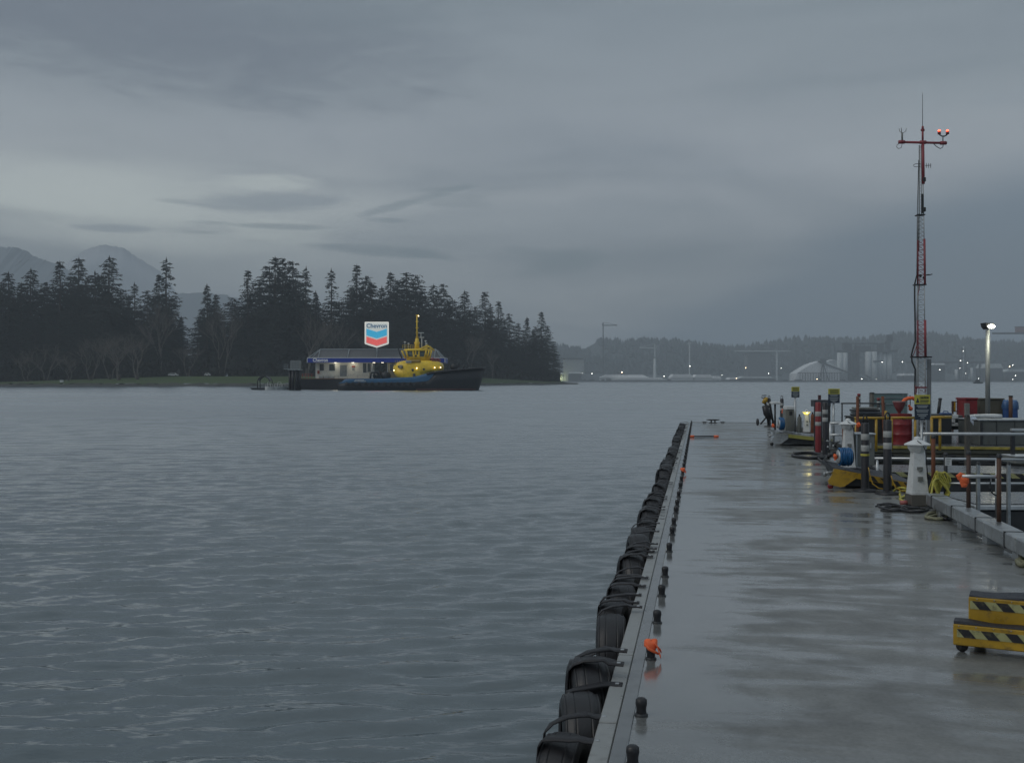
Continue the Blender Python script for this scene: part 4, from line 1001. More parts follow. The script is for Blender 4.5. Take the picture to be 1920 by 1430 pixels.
# white stockpile under a frame
q_, e = far('stockpile', 'great white stockpile with a dark conveyor leg over it, left of the silos', 'stockpile', 1540, 2275)
vs = []; fs = []; prof = [(1494, 700), (1506, 692), (1520, 684), (1534, 678.5), (1545, 676), (1556, 679), (1566, 686), (1576, 699)]
m = MB(); m.prism([(q_.x(x), q_.z(y)) for x, y in reversed(prof)] + [(q_.x(1494), q_.z(714)), (q_.x(1576), q_.z(714))], 4, 60); m.build('pile', M_salt, e)
m = MB()
for x in range(1500, 1580, 5): m.tube([q_.P(x, 714, 0), q_.P(x, 699, 0)], .7, 4)
m.tube([q_.P(1496, 699, 0), q_.P(1578, 699, 0)], .9, 4)
for a, b2 in ((1536, 1545), (1545, 1554)): m.tube([q_.P(a, 714, 0), q_.P(1543, 680, 0)], 1.0, 4).tube([q_.P(b2, 714, 0), q_.P(1543, 680, 0)], 1.0, 4)
q_.box(m, 1538, 1549, 673, 681, -2, 4); m.build('frame', M_pst, e)
q_, e = far('white_shed', 'white rounded shed just behind the peak of the stockpile', 'shed', 1562, 2380)
MB().prism([(q_.x(1549), q_.z(714)), (q_.x(1576), q_.z(714)), (q_.x(1576), q_.z(678)), (q_.x(1562), q_.z(675)), (q_.x(1549), q_.z(679))], 0, 25).build('body', M_conc, e)
MB().prism([(q_.x(1548), q_.z(679.5)), (q_.x(1562), q_.z(675.6)), (q_.x(1577), q_.z(678.5)), (q_.x(1577), q_.z(677)), (q_.x(1562), q_.z(674)), (q_.x(1548), q_.z(678))], -1, 26).build('roof', M_wr, e)
# warehouses and low halls
def hall(x0, x1, ye, yr, lab, mat=M_wr, D=2285, name='warehouse', dark=M_pst):
    q_, e = far(name, lab, 'warehouse', (x0 + x1) / 2, D)
    m = MB(); q_.box(m, x0, x1, ye, 715, 0, 40); m.build('walls', dark, e)
    MB().prism([(q_.x(x0 - 1), q_.z(ye)), (q_.x(x1 + 1), q_.z(ye)), (q_.x(x1 - (x1 - x0) * .12), q_.z(yr)), (q_.x(x0 + (x1 - x0) * .12), q_.z(yr))], -1, 41).build('roof', mat, e)
hall(1057, 1095, 674, 671, 'square pale industrial block nearest the tip of the wooded point', M_pst, dark=pm('grey block cladding', (.26, .28, .28), .7, var=.1, scale=.03))
hall(1066, 1090, 700, 697.5, 'low lit pale shed in front of the square block', M_wr, 2275)
hall(1126, 1216, 707.5, 702.5, 'long flat white-roofed warehouse left of the slender lattice mast', dark=M_conc)
hall(1150, 1250, 711, 707.5, 'lower long pale shed in front of the flat white-roofed warehouse', M_wr, 2272, dark=M_conc)
hall(1258, 1300, 708, 701.5, 'steep white-roofed shed at the left of a row of pale sheds', M_wr, 2278, dark=M_conc)
hall(1302, 1336, 708, 702, 'middle pale ridged shed beside the slender lattice mast', M_wr, 2279, dark=M_conc)
hall(1338, 1352, 710, 705, 'small pale shed at the right end of the row of sheds', M_wr, 2280, dark=M_conc)
hall(1368, 1384, 711, 707.5, 'tiny pale shed standing alone between sheds and conveyor gantry', M_wr)
hall(1386, 1452, 709, 705.5, 'long grey roofed hall below the conveyor gantry', M_conc)
hall(1402, 1446, 662, 660.5, 'tall square grey hall behind the conveyor gantry', M_pst, 2400, dark=pm('hazy grey cladding', (.13, .14, .15), .8))
hall(1694, 1715, 704, 700, 'low pale shed immediately right of the silos', M_wr)
hall(1748, 1772, 684, 681, 'pale hipped roof under the long conveyor bridge', M_wr)
hall(1845, 1880, 690, 682, 'pale hall behind the lamp post', M_conc)
hall(1884, 1960, 697, 692, 'broad grey hall at the right edge of the picture', M_conc, 2400)
hall(1985, 2120, 700, 693, 'long hall past the right edge of the picture', M_conc, 2400)
def gantry(x0, x1, y, legs, lab, D=2300, mat=M_pst, th=3, red=None):
    q_, e = far('conveyor_bridge', lab, 'conveyor', (x0 + x1) / 2, D)
    m = MB(); q_.box(m, x0, x1, y, y + th, 0, 5); m.build('gallery', mat, e)
    for x in legs: m = MB(); q_.box(m, x - 1.3, x + 1.3, y + th, 716, 1, 4); m.build('leg', mat, e)
gantry(1378, 1482, 657, (1457,), 'thin pale conveyor bridge on one tall leg left of the stockpile', mat=M_conc, th=1.8)
gantry(1700, 1852, 677, (1762, 1800, 1838), 'long dark conveyor bridge running between silos and lamp post', th=4)
gantry(1862, 2000, 623, (1930, 1985), 'high boom with a dark underside at the right edge of the picture', th=3.5)
q_, e = far('boom_house', 'reddish machinery house on top of the high boom at the right', 'crane house', 1914)
q_, = (PX(1914, HY + F * (CAMZ - 2.0) / 2300, 2300),); e.location = (X_(1914, 2300), 2300, 2.0)
m = MB(); q_.box(m, 1905, 1930, 613, 622.8, 0, 5); m.build('body', M_ruddy, e); m = MB(); q_.box(m, 1904, 1931, 611.8, 613, -.5, 5.5); m.build('roof', M_pst, e)
def crane(px, yt, x0, x1, yj, lab, mat=M_pst, D=2320):
    q_, e = far('tower_crane', lab, 'crane', px, D)
    m = MB(); q_.box(m, px - .9, px + .9, yt, 716, 0, 3); m.build('mast', mat, e)
    m = MB(); q_.box(m, x0, x1, yj, yj + 1.6, 0, 2); m.tube([q_.P(x0, yj, 1), q_.P(px, yt - 1, 1), q_.P(x1, yj, 1)], .5, 4); m.build('jib', mat, e)
crane(1228, 645, 1199, 1232, 651, 'hazy crane with a pale jib reaching left', M_conc)
crane(1293, 642, 1290, 1296, 643, 'tall slender pale lattice mast amid the row of pale sheds', M_conc)
crane(1131, 605, 1129, 1157, 609, 'faint crane standing above the trees nearest the wooded point')
q_, e = far('chimney_stack', 'stout pale chimney just right of the long white-roofed warehouse', 'chimney', 1228, 2290)
MB().cyl(q_.P(1228, 716, 3), q_.P(1228, 671, 3), 3.4, 2.6, n=12).build('shaft', M_conc, e); MB().cyl(q_.P(1228, 671, 3), q_.P(1228, 669.5, 3), 3.0, n=12).build('rim', M_pst, e)
q_, e = far('process_tower', 'latticed refinery tower dotted with lamps right of the mast', 'tower', 1808)
m = MB()
for dx in (-5, 5):
    for dy in (0, 9): m.tube([(dx * 1.4, dy, 0), (dx * .5, dy * .7 + 1, q_.z(652))], .8, 4)
for i in range(8): m.box(-6.5 + i * .5, 6.5 - i * .5, -.5, 9.5, 6 + i * 9, 7 + i * 9)
m.build('lattice', M_pst, e); m = MB().cyl((0, 4, 0), (0, 4, q_.z(649)), 2.0, 1.4, n=8).cyl((18, 4, 0), (18, 4, 30), 3, n=8).cyl((-16, 4, 0), (-16, 4, 26), 3.4, n=8); m.build('column', M_conc, e)
E_pt = em('distant white lamp', (.95, .95, .85), 7); E_po = em('distant orange lamp', (1.0, .72, .42), 7)
rl = random.Random(12)
for i, lm in enumerate([(1090, 708), (1103, 710)]): pass
for i, (px, py, r, o_, lab) in enumerate([(1166, 697.5, 2.6, 1, 'large orange floodlight over the long white-roofed warehouse'), (1110, 700, 1.5, 0, 'small white lamp left of the large orange floodlight'), (1294, 686.5, 1.7, 0, 'white lamp on the slender lattice mast'),
    (1245, 705, 1.6, 0, 'white lamp low between warehouse and row of sheds'), (1354, 703, 1.5, 0, 'white lamp at the right end of the row of sheds'), (1381, 709, 1.9, 1, 'warm lamp beside the lone tiny shed'), (1398, 689.5, 2.0, 1, 'warm lamp on a pale mast below the conveyor bridge'),
    (1441, 700, 1.5, 0, 'white lamp left of the conveyor bridge leg'), (1465, 690, 1.6, 0, 'white lamp right of the conveyor bridge leg'), (1532, 710.5, 1.6, 1, 'warm lamp in front of the white stockpile'), (1616, 710.5, 1.3, 0, 'lamp low in front of the dark silos'),
    (1643, 710.5, 1.5, 0, 'lamp at the foot of the pale silos'), (1654, 678.5, 1.7, 0, 'white lamp high on the pale silos'), (1692, 678.5, 1.7, 0, 'white lamp just right of the silos'), (1806, 658, 1.4, 0, 'lamp near the top of the refinery tower'), (1801, 676, 1.8, 0, 'upper left lamp of the cluster round the refinery tower'),
    (1814, 680, 1.5, 0, 'upper right lamp of the cluster round the refinery tower'), (1800, 690, 1.2, 0, 'middle lamp of the cluster round the refinery tower'), (1811, 700, 1.2, 0, 'lower lamp of the cluster round the refinery tower'), (1762, 693, 1.9, 0, 'white lamp under the pale hipped roof'), (1835, 709.5, 1.4, 0, 'lamp just above the small far boat'),
    (1893, 687, 2.4, 1, 'brightest lamp at the right edge of the far shore'), (1899, 684.5, 1.8, 0, 'lamp close to the right of the brightest right-edge lamp'), (1904, 704, 1.9, 0, 'lower lamp at the right edge of the far shore'), (1899, 711, 1.2, 0, 'lowest small lamp at the right edge of the far shore'), (1092, 698.5, 1.2, 0, 'small lamp in front of the square block')]):
    q_, e = far('flood_lamp', lab, 'lamp', px, 2258 if py > 690 else 2284, 'lamps of the far port')
    h = q_.z(py); MB().ball((0, 0, h), r * .52, 8).build('lamp', E_po if o_ else E_pt, e); MB().cyl((0, .3, 0), (0, .3, max(h - r * .6, .5)), .25, n=5).build('pole', M_pst, e)
# lit yard near the tip of the wooded point
q_, e = far('lit_tank', 'small greenish lit tank glowing beside the tip of the wooded point', 'tank', 1052)
MB().cyl((0, 4, 0), (0, 4, 17), 5, n=12).build('shell', M_conc, e); MB().lathe([(5.2, 17), (3, 19), (0, 19.6)], 12, (0, 4, 0)).build('roof', M_wr, e); point('yard_light', (X_(1050, 2280), 2278, 8), 9000, (.95, 1, .5), 2)
# small far boat under way
q_ = PX(1835, HY + F * CAMZ / 900, 900); e = thing('motor_boat', 'small dark far-off motor boat trailing a pale wake right of the mast', 'boat', q_.loc())
MB().prism([(-3.6, 0), (3.2, 0), (4.6, 1.4), (-3.8, 1.2)], 0, 2.4).build('hull', M_hullk, e); MB().prism([(-2.4, 1.3), (1.5, 1.35), (.8, 2.9), (-2.2, 2.9)], .3, 2.1).build('cabin', M_dark, e)
wk = MB(); wk.add([(X_(1830, 898), 898, .05), (X_(1770, 898), 893, .02), (X_(1770, 898), 903, .02)], [(0, 1, 2)]).build('wake', pm('wake foam', (.42, .46, .48), .6)); tag([o for o in bpy.data.objects if o.name == 'wake'][0], 'thin pale wake trailing behind the small far-off boat', 'wake', kind='stuff')

# ================================================================ GEAR ALONG THE RIGHT SIDE
M_poly = pm('black plastic post', (.02, .02, .024), .4, var=.2, scale=6)
M_band = pm('reflective band', (.36, .37, .36), .4, var=.15, scale=14)
M_plat = pm('wet grey grip decking', (.085, .09, .095), .28, var=.2, scale=5, bump=.15, spec=.7)
M_bluep = pm('blue plastic', (.02, .07, .22), .5, var=.25, scale=7)
M_teal = pm('hazy green panel', (.13, .19, .19), .3, var=.12, scale=2)
M_ywarm = em('lit yellow lens', (1.0, .80, .18), .6, (.7, .6, .1)); E_hot = em('lamp core', (1.0, .93, .6), 2.2)
def G(px, py, z=DECK): D = D_(py, z); return PX(px, py, D)
def root(name, lab, cat, q, rz=0, grp=None): return thing(name, lab, cat, q.loc(), rz, grp)

# --- service float (the long low platform carrying the drums and cabinets)
sf = thing('service_float', 'long low service platform with a yellow edge carrying drums and cabinets', 'float', (8.0, 25.1, 0), -DA)
MB().box(.0, 16, .06, 16, -.25, DECK - .05).build('float_body', M_wood, sf)
MB().box(.0, 16, .0, 16, DECK - .048, DECK).build('deck', M_plat, sf)
MB().box(-.03, 16.02, -.04, -.002, DECK - .06, DECK + .006, c=.004).build('edge_strip', pm('worn yellow edge', (.30, .25, .05), .5, var=.3, scale=3, dirt=(.07, .07, .04), dirt_amt=.7), sf)
m = MB()
for i in range(3): m.box(-.02, 16.01, -.02, .058, DECK - .17 - i * .12, DECK - .075 - i * .12, c=.01)
m.build('side_timber', pm('olive wet timber', (.055, .058, .042), .5, var=.4, scale=2, bump=.3), sf)
m = MB()
for i in range(14):
    x = random.uniform(.3, 9); m.box(x, x + random.uniform(.2, .6), -.12, -.03, .02 + random.uniform(0, .1), .16 + random.uniform(0, .1), c=.01)
m.build('fender_block', M_dark, sf)
# --- second finger float behind the bull rail, close to the viewer
ff = thing('finger_float', 'short pale-topped float lying behind the bull rail', 'float', (5.75, 12.9, 0))
MB().box(0, 4.5, 0, 1.5, -.4, .40, c=.02).build('float_body', M_dark, ff)
MB().box(-.02, 4.52, -.02, 1.52, .402, .462, c=.01).build('top_frame', M_alu, ff)
MB().box(.03, 4.4, .06, 1.44, .466, .475).build('deck_panel', M_plat, ff)
# --- lower walkway between, with hazard edge
lw = thing('side_walkway', 'dark walkway with a black and yellow hazard edge behind the guard rails', 'walkway', (6.3, 17.6, 0), -DA)
MB().box(0, 7, .02, 1.6, -.4, .43).build('walkway_body', M_dark, lw)
MB().box(0, 7, 0, 1.6, .433, .47).build('walkway_deck', M_plat, lw)
kb = MB(); MB().box(0, 7, -.012, -.002, .39, .47).build('hazard_tape', M_tape_y, lw)
x = 0.05
while x < 6.8: kb.prism([(x + .10, .391), (x + .22, .391), (x + .12, .469), (x, .469)], -.018, -.0125); x += .25
kb.build('hazard_stripes', M_tape_k, lw)

# --- ramps: sloping slab with castor nose
def ramp_(D0, nose, right, depth, lab, yel, noseyel=True):
    q = PX(nose[0], nose[1], D0); e = thing('gangway_ramp', lab, 'ramp', q.loc(), -DA); k = q.k
    (xa, ya), (xb, yb), wy = right
    ax, az = q.x(xa), q.z(ya); bx, bz = q.x(xb), q.z(yb); th = .05
    sl = (bz - az) / (bx - ax)
    MB().prism([(ax, az - th), (bx, bz - th), (bx, bz), (ax, az)], .03, depth).build('ramp_deck', M_grit if yel else M_plat, e)
    MB().prism([(ax + .12, az - .25), (ax + .40, az - .255), (bx, bz - .15), (bx, bz - th - .002), (ax + .03, az - th - .006)], .06, depth - .03).build('underframe', M_dark, e)
    my = M_yellow if yel else pm('dull yellow trim', (.26, .25, .06), .5, var=.2, scale=5)
    MB().prism([(ax, az - .085), (bx, bz - .085), (bx, bz - .003), (ax, az - .003)], -.004, .028).build('edge_trim', my, e)
    MB().prism([(ax - .02, az - .004), (ax - .05, az - .09), (ax - .105, az - .18), (ax - .09, az - .225), (ax + .06, az - .265), (ax + .12, az - .255), (ax + .28, az - .14), (ax + .28, az + sl * .28 - .004)], -.012, .05).build('nose_plate', M_yellow if yel else M_galv, e)
    if yel:
        kb = MB(); x = ax + .45
        while x < bx - .1:
            z0 = az + sl * (x - ax); kb.prism([(x + .07, z0 - .08 + sl * .07), (x + .14, z0 - .08 + sl * .14), (x + .08, z0 - .01 + sl * .08), (x, z0 - .01)], -.008, -.0045); x += .16
        kb.build('hazard_stripes', M_tape_k, e)
    r = .042
    for x, y in ((q.x(nose[0]), .02),):
        w_ = MB().lathe([(0, -.02), (r * .85, -.02), (r, -.01), (r, .01), (r * .85, .02), (0, .02)], 14, (x + r, y + .02, r), 'y').build('castor', M_red if yel else M_black, e)
        MB().box(x + r - .02, x + r + .02, y - .012, y + .05, r * 2 + .002, az - .24).build('fork', M_galv, w_)
    MB().tube([(ax - .16, .02, az - .07), (ax - .02, .02, az - .05)], .018, 6).tube([(ax - .15, .02, az - .12), (ax - .15, .02, az - .05)], .02, 6).build('hinge_arm', M_galv, e)
    return q, e
r2q, _ = ramp_(15.0, (1552, 917), ((1566, 878), (1712, 905), 0), 1.7, 'yellow-nosed ramp on a red castor sloping down from the dock to the right', True)
r3q, _ = ramp_(25.0, (1444, 835.5), ((1455, 811), (1560, 822), 0), 1.8, 'further grey-nosed ramp on castors near the far end of the dock', False)

# --- lighthouse-shaped power pedestals
def pedestal(px, pyb, D, h, lab, lit=False, base=True, box_h=.14):
    q = PX(px, pyb, D); e = thing('power_pedestal', lab, 'power pedestal', q.loc()); s = h / .86; z0 = 0
    if base: MB().box(-.115 * s, .115 * s, -.115 * s, .115 * s, 0, box_h * s, c=.005).build('plinth', M_wood, e); z0 = box_h * s
    top = h - .20 * s; r0, r1 = .145 * s, .088 * s
    b_ = MB(); b_.lathe([(r0, z0 + .002), (r0, z0 + .03), (r0 * .97, z0 + .035), (r1, top)], 4, smooth=False); b_.v = [(x * .7071 - y * .7071, x * .7071 + y * .7071, z) for x, y, z in b_.v]; bo = b_.build('body', M_white, e)
    MB().lathe([(r1 * .7, top - .01 * s), (r1 * .95, top + .002), (.12 * s, top + .055 * s), (.125 * s, top + .085 * s), (.10 * s, top + .087 * s)], 8, smooth=False).build('lamp_bowl', M_white if not lit else M_ywarm, e)
    MB().lathe([(.10 * s, top + .088 * s), (.165 * s, top + .090 * s), (.167 * s, top + .102 * s), (.05 * s, top + .155 * s), (.045 * s, top + .16 * s)], 8, smooth=False).build('roof', M_white, e)
    MB().lathe([(.045 * s, top + .15 * s), (.047 * s, top + .165 * s), (.04 * s, top + .19 * s), (0, top + .2 * s)], 10).build('finial', M_white, e)
    if lit: MB().lathe([(.15 * s, top + .078 * s), (.162 * s, top + .088 * s), (.11 * s, top + .089 * s)], 12).build('lit_ring', M_ywarm, e); MB().ball((0, -.13 * s, top + .06 * s), .022 * s, 8, (2, 1, .7)).build('lamp', E_hot, e); point('pedestal_light', (0, -.25, top), .25, (1, .85, .3), .05, e)
    mid = z0 + (top - z0) * .52
    f = -(r0 * .7071 + (r1 - r0) * .7071 * .52)
    m = MB(); m.box(-.035 * s, .035 * s, f - .012, f + .02, mid + .04 * s, mid + .075 * s, c=.003); m.box(-.02 * s, .02 * s, f - .035 * s, f, mid + .02 * s, mid + .045 * s, c=.003)
    m.build('outlet_cover', M_grey, bo)
    MB().box(-.03 * s, .03 * s, f - .028, f - .010, mid - .10 * s, mid - .045 * s).build('label_plate', M_grey, bo)
    MB().tube([(-.04 * s, -.10 * s, top + .15 * s), (.01 * s, -.15 * s, top + .10 * s), (.05 * s, -.13 * s, top + .03 * s), (.07 * s, -.10 * s, top - .06 * s), (.09 * s, -.10 * s, top - .3 * s)], .006, 5).build('cable', M_black, e)
    return e
pedestal(1720, 947, 12.96, .86, 'white lighthouse-shaped power pedestal on a dark plinth at the dock edge, nearest of three')
pedestal(1590, 876, 15.85, .75, 'white lighthouse-shaped power pedestal behind the blue hose coil', base=False)
pedestal(1512, 809.5, 25.6, .56, 'small far power pedestal glowing yellow under its roof', lit=True, base=False)

# --- black and red delineator posts
def delin(px, pyb, pyt, lab, w_=.055, red=False, loop=True, col=None, plate=True):
    q = G(px, pyb); e = root('delineator_post', lab, 'bollard', q, 0, 'delineator posts on the dock'); h = q.z(pyt); hb = h - (.10 if loop else .02)
    MB().lathe([(.10 if not plate else .17, 0), (.17, .012), (.16, .03), (.07, .04), (.06, .05)], 16).build('rubber_base', M_black, e)
    MB().lathe([(w_ * 1.02, .045), (w_, .08), (w_, hb - .02), (w_ * .8, hb), (0, hb)], 14).build('post', M_red if red else M_poly, e)
    for z in ((hb - .24, hb - .155), (hb - .40, hb - .315)) if not red else ((hb - .30, hb - .20), (hb - .50, hb - .42)):
        MB().lathe([(w_ * 1.01, z[0] + .0), (w_ * 1.04, z[0] + .003), (w_ * 1.04, z[1] - .003), (w_ * 1.01, z[1])], 14).build('reflective_band', M_band, e)
    if loop: MB().tube([(-.03, 0, hb - .01), (-.032, 0, hb + .05), (-.02, 0, hb + .085), (0, 0, hb + .097), (.02, 0, hb + .085), (.032, 0, hb + .05), (.03, 0, hb - .01)], .011, 7).build('handle_loop', M_poly, e)
    return q, e, h
def strap_on(e, h):
    MB().lathe([(.062, h - .565), (.064, h - .55), (.062, h - .535)], 12).build('yellow_cord', M_rope, e)
q1, e1, h1 = delin(1622, 921, 779, 'black delineator post with two pale bands left of its twin, by the yellow ramp'); strap_on(e1, h1)
q2, e2, h2 = delin(1664, 926, 773, 'black delineator post with two pale bands, right one of the pair by the yellow ramp')
delin(1547, 856, 752, 'black delineator post with two pale bands right of the red post', loop=False)
delin(1534, 851, 752, 'red delineator post with two white bands', w_=.062, red=True, loop=False)
delin(1442, 800, 741.5, 'far black delineator post with loop handle beside the folded hand trolley', w_=.06)
delin(1466, 801, 741.5, 'far black delineator post with loop handle, right of the one by the trolley', w_=.06)
for (q, dx) in ((q1, .02), (q2, .02)):
    e = thing('yellow_strap', 'yellow strap hanging down the %s delineator post of the near pair' % ('left' if q is q1 else 'right'), 'strap', q.loc())
    pts = [(dx, -.075, q.z(875 if q is q1 else 890)), (dx + .02, -.085, q.z(890 if q is q1 else 900)), (dx + .05, -.10, q.z(905 if q is q1 else 912)), (dx + .12, -.14, .06), (dx + .22, -.17, .045)]
    MB().tube(pts, .014, 6, flat=(1, .5)).build('strap', M_yellow, e)
# dark box unit and leaning bar behind the red post
q = G(1541, 857); e = root('equipment_stand', 'dark steel stand with a flat top behind the red and black posts', 'stand', PX(1541, 848, 23.2))
m = MB()
q = PX(1541, 848, 23.2)
q.box(m, 1526, 1558, 749.5, 762, 0, .25, .01); m.build('top_box', pm('slate grey box', (.045, .05, .06), .5), e)
m = MB(); q.box(m, 1527, 1531, 762, 848, 0, .04); q.box(m, 1553, 1557, 762, 848, 0, .04); q.box(m, 1536, 1544, 762, 848, .1, .2); m.build('legs', M_dark, e)
m = MB(); q.box(m, 1537, 1541.5, 740.5, 749.3, .08, .14); m.build('stub', pm('dull maroon', (.08, .03, .035), .6), e)

# --- signs on poles
def sign(px0, px1, py0, py1, pyb, D, lab, split=.46, mat=None, icon=False):
    pc = (px0 + px1) / 2; q = PX(pc, pyb, D); e = thing('caution_sign', lab, 'sign', q.loc()); k = q.k
    w2 = (px1 - px0) / 2 * k; zt, zb = q.z(py0), q.z(py1); zs = zt - (zt - zb) * split
    MB().cyl((.0, .03, 0), (.0, .03, zb + .05), .018 * max(1, D / 16), n=8).build('pole', mat or M_galv, e)
    MB().box(-w2, w2, 0, .008, zb, zs).build('lower_panel', M_navy, e)
    MB().box(-w2, w2, -.001, .008, zs + .001, zt).build('header_panel', M_signy, e)
    text_part('CAUTION', (zt - zs) * .36, M_navy, e, (w2 * (.22 if icon else 0), -.004, zs + (zt - zs) * .68), 'lettering', .002, wid=w2 * (1.15 if icon else 1.5), bold=.001)
    m = MB(); m.box(-w2 * (.3 if icon else .7), w2 * .8, -.0045, -.0015, zs + (zt - zs) * .32, zs + (zt - zs) * .42)
    m.box(-w2 * (.3 if icon else .7), w2 * .7, -.0045, -.0015, zs + (zt - zs) * .14, zs + (zt - zs) * .22)
    if icon: m.prism([(-w2 * .85, zs + (zt - zs) * .15), (-w2 * .4, zs + (zt - zs) * .15), (-w2 * .62, zs + (zt - zs) * .7)], -.0045, -.0015)
    m.build('small_print', M_navy, e)
    m = MB(); H_ = zs - zb
    for i, f in enumerate((.9, .8, .62, .52, .36, .26, .14)):
        ww = w2 * (.75, .6, .8, .7, .7, .5, .25)[i]; m.box(-ww, ww, -.0035, -.0005, zb + H_ * f - H_ * .035, zb + H_ * f + H_ * .035 * .6)
    m.build('small_print', M_pale, e)
sign(1715, 1744, 740, 787, 930, 14.2, 'yellow and navy caution sign with a warning triangle in front of the red drum', .37, icon=True)
sign(1553, 1574.5, 728.5, 755.5, 842, 19.5, 'yellow and navy caution sign on a pale pole behind the red delineator post', .38)
sign(1484, 1499, 725, 745, 810, 26, 'smallest, furthest yellow and navy caution sign near the far ramp', .42)

# --- grey cabinets on the ramps
q = PX(1622, 877, 15.9); e = root('utility_cabinet', 'grey metal utility cabinet with a pale lid standing on the yellow-nosed ramp', 'cabinet', q)
m = MB(); q.box(m, 1603, 1640, 815, 873, 0, .34, .008); c_ = m.build('body', M_grey, e); m = MB(); q.box(m, 1601.5, 1641.5, 812, 815, -.02, .36, .005); m.build('lid', M_alu, e)
m = MB(); q.box(m, 1605, 1607, 815, 873, -.012, -.001); q.box(m, 1631, 1633, 830, 840, -.02, -.001); m.build('trim', M_alu, c_)
q = PX(1482, 809, 26.2); e = root('utility_cabinet', 'small far grey cabinet with white lid beside the lit pedestal', 'cabinet', q)
m = MB(); q.box(m, 1473, 1492, 768, 808, 0, .3, .01); c_ = m.build('body', M_grey, e); m = MB(); q.box(m, 1474, 1492.5, 761.5, 767.7, -.02, .3, .01); m.build('lid', M_white, e)
m = MB(); q.box(m, 1480, 1485, 771, 778, -.01, -.001); m.build('vent', M_dark, c_)
# blue hose coils
def hose_coil(px0, px1, py0, py1, D, n, lab, mat=M_blue):
    q = PX((px0 + px1) / 2, py1, D); e = thing('hose_coil', lab, 'hose', q.loc()); k = q.k; w2 = (px1 - px0) / 2 * k; r = (py1 - py0) / 2 * k
    m = MB(); t_r = w2 / n * 1.05; rr_ = random.Random(int(px0))
    for i in range(n):
        x = -w2 + (i + .5) * 2 * w2 / n; R_ = r * rr_.uniform(.93, 1.0) - t_r
        m.tube([(x + rr_.uniform(-.004, .004), R_ * math.sin(a) * .8 + r * .8, r + R_ * math.cos(a)) for a in [j * math.pi / 9 for j in range(19)]], t_r, 7, cap=False)
    m.build('coil', mat, e)
    for s in (-1, 1): MB().lathe([(.03, -.006), (r * .72, -.006), (r * .72, .006), (.03, .006)], 20, (s * (w2 + .006), r * .8, r), 'x').build('reel_flange', M_alu if s < 0 else M_dark, e)
    MB().cyl((-w2, r * .8, r), (w2, r * .8, r), r * .35, n=12).build('hub', M_dark, e)
hose_coil(1577, 1600.5, 839, 875, 15.05, 7, 'bright blue hose coil on a reel at the nose of the yellow ramp')
hose_coil(1463.5, 1472, 782, 807, 25.8, 4, 'small far blue hose reel beside the far grey cabinet')
# orange flag bits
def rag(px, py, D, r, lab, pole=None):
    q = PX(px, py, D); e = thing('orange_flag', lab, 'flag', q.loc()); m = MB(); rr_ = random.Random(int(px))
    for i in range(5): m.tube([(rr_.uniform(-r, r) * .6, rr_.uniform(-.02, .02), r * (.9 - j * .6) + rr_.uniform(-.3, .3) * r) for j in range(4)], [r * .35, r * .5, r * .5, r * .2], 6, flat=(.5, 1.2))
    m.build('cloth', M_orange, e); return q, e
rag(1566, 857, 14.9, .035, 'little orange cloth tied at the nose of the yellow ramp')
rag(1609.5, 797, 15.2, .035, 'little orange cloth tied on the rail right of the middle pedestal')
rag(1450, 798, 26, .045, 'little orange cloth tied near the far hand trolley')
rag(1468, 771, 27, .05, 'small orange cloth hanging on the far black post')
# horizontal pole with orange ends on the steel posts
q = PX(1835, 968, 10.2)
e = root('flagged_pole', 'pale horizontal pole with a big orange rag at its left end, tied to rusty posts', 'pole', PX(1835, 898, 10.6)); q = PX(1835, 898, 10.6)
MB().cyl(q.P(1803, 892.5), q.P(1875, 893.5), .019, n=10).build('pole', M_alu, e); MB().cyl(q.P(1869, 893.3), q.P(1876, 893.5), .024, n=8).build('orange_end', M_orange, e)
m = MB(); rr_ = random.Random(2)
m.tube([q.P(1808, 891), q.P(1802, 890), q.P(1797, 893), q.P(1799, 899)], [.012, .024, .024, .012], 7, flat=(.5, 1.2), smooth=False).tube([q.P(1801, 893), q.P(1805, 901), q.P(1809, 909), q.P(1812, 912)], [.02, .034, .038, .012], 7, flat=(.35, 1.1), smooth=False).tube([q.P(1804, 892), q.P(1810, 900), q.P(1813, 907)], [.03, .04, .02], 7, flat=(.5, 1.1))
m.build('rag', M_orange, e)
# --- rusty and galvanised uprights
def upright(px, pyb, pyt, D, w_px, lab, mat=M_rust, cap=True, lean=0.0, sq=False, name='steel_post', cat='post'):
    q = PX(px, pyb, D); e = thing(name, lab, cat, q.loc()); r = w_px / 2 * q.k; h = q.z(pyt)
    if sq: MB().box(-r, r, -r, r, 0, h, c=r * .15).build('post', mat, e)
    else: MB().tube([(0, 0, 0), (lean * .5, 0, h * .5), (lean, 0, h)], r, 12).build('post', mat, e)
    if cap: MB().lathe([(r * 1.15, h - .01), (r * 1.2, h + .012), (r * .8, h + .028), (0, h + .03)], 12, (lean, 0, 0)).build('cap', M_dark, e)
upright(1750, 925, 820, 13.6, 7.5, 'rusty steel post standing beside the nearest white pedestal')
upright(1816, 962, 850, 11.0, 8, 'dark rusty steel post rising through the bull rail under the orange rag', pm('dark rusty steel', (.06, .035, .028), .6, .2, var=.3, scale=14))
upright(1873, 986, 856, 9.9, 8.5, 'thick rusty steel post at the right end of the pole with the orange rag', pm('brown rusty steel', (.085, .045, .03), .6, .2, var=.3, scale=14))
upright(1834, 972, 870, 12.2, 6, 'square galvanised post between the two rusty posts of the flagged pole', M_galv, sq=True)
upright(1891, 1000, 870, 12.2, 6, 'square galvanised post right of the thick rusty post', M_galv, sq=True)
upright(1868, 985, 862, 11.2, 4, 'thin pale post just left of the thick rusty post', M_galv, cap=False)
upright(1773, 935, 852, 13.4, 7, 'dark post carrying a small white notice behind the yellow rope', M_dark)
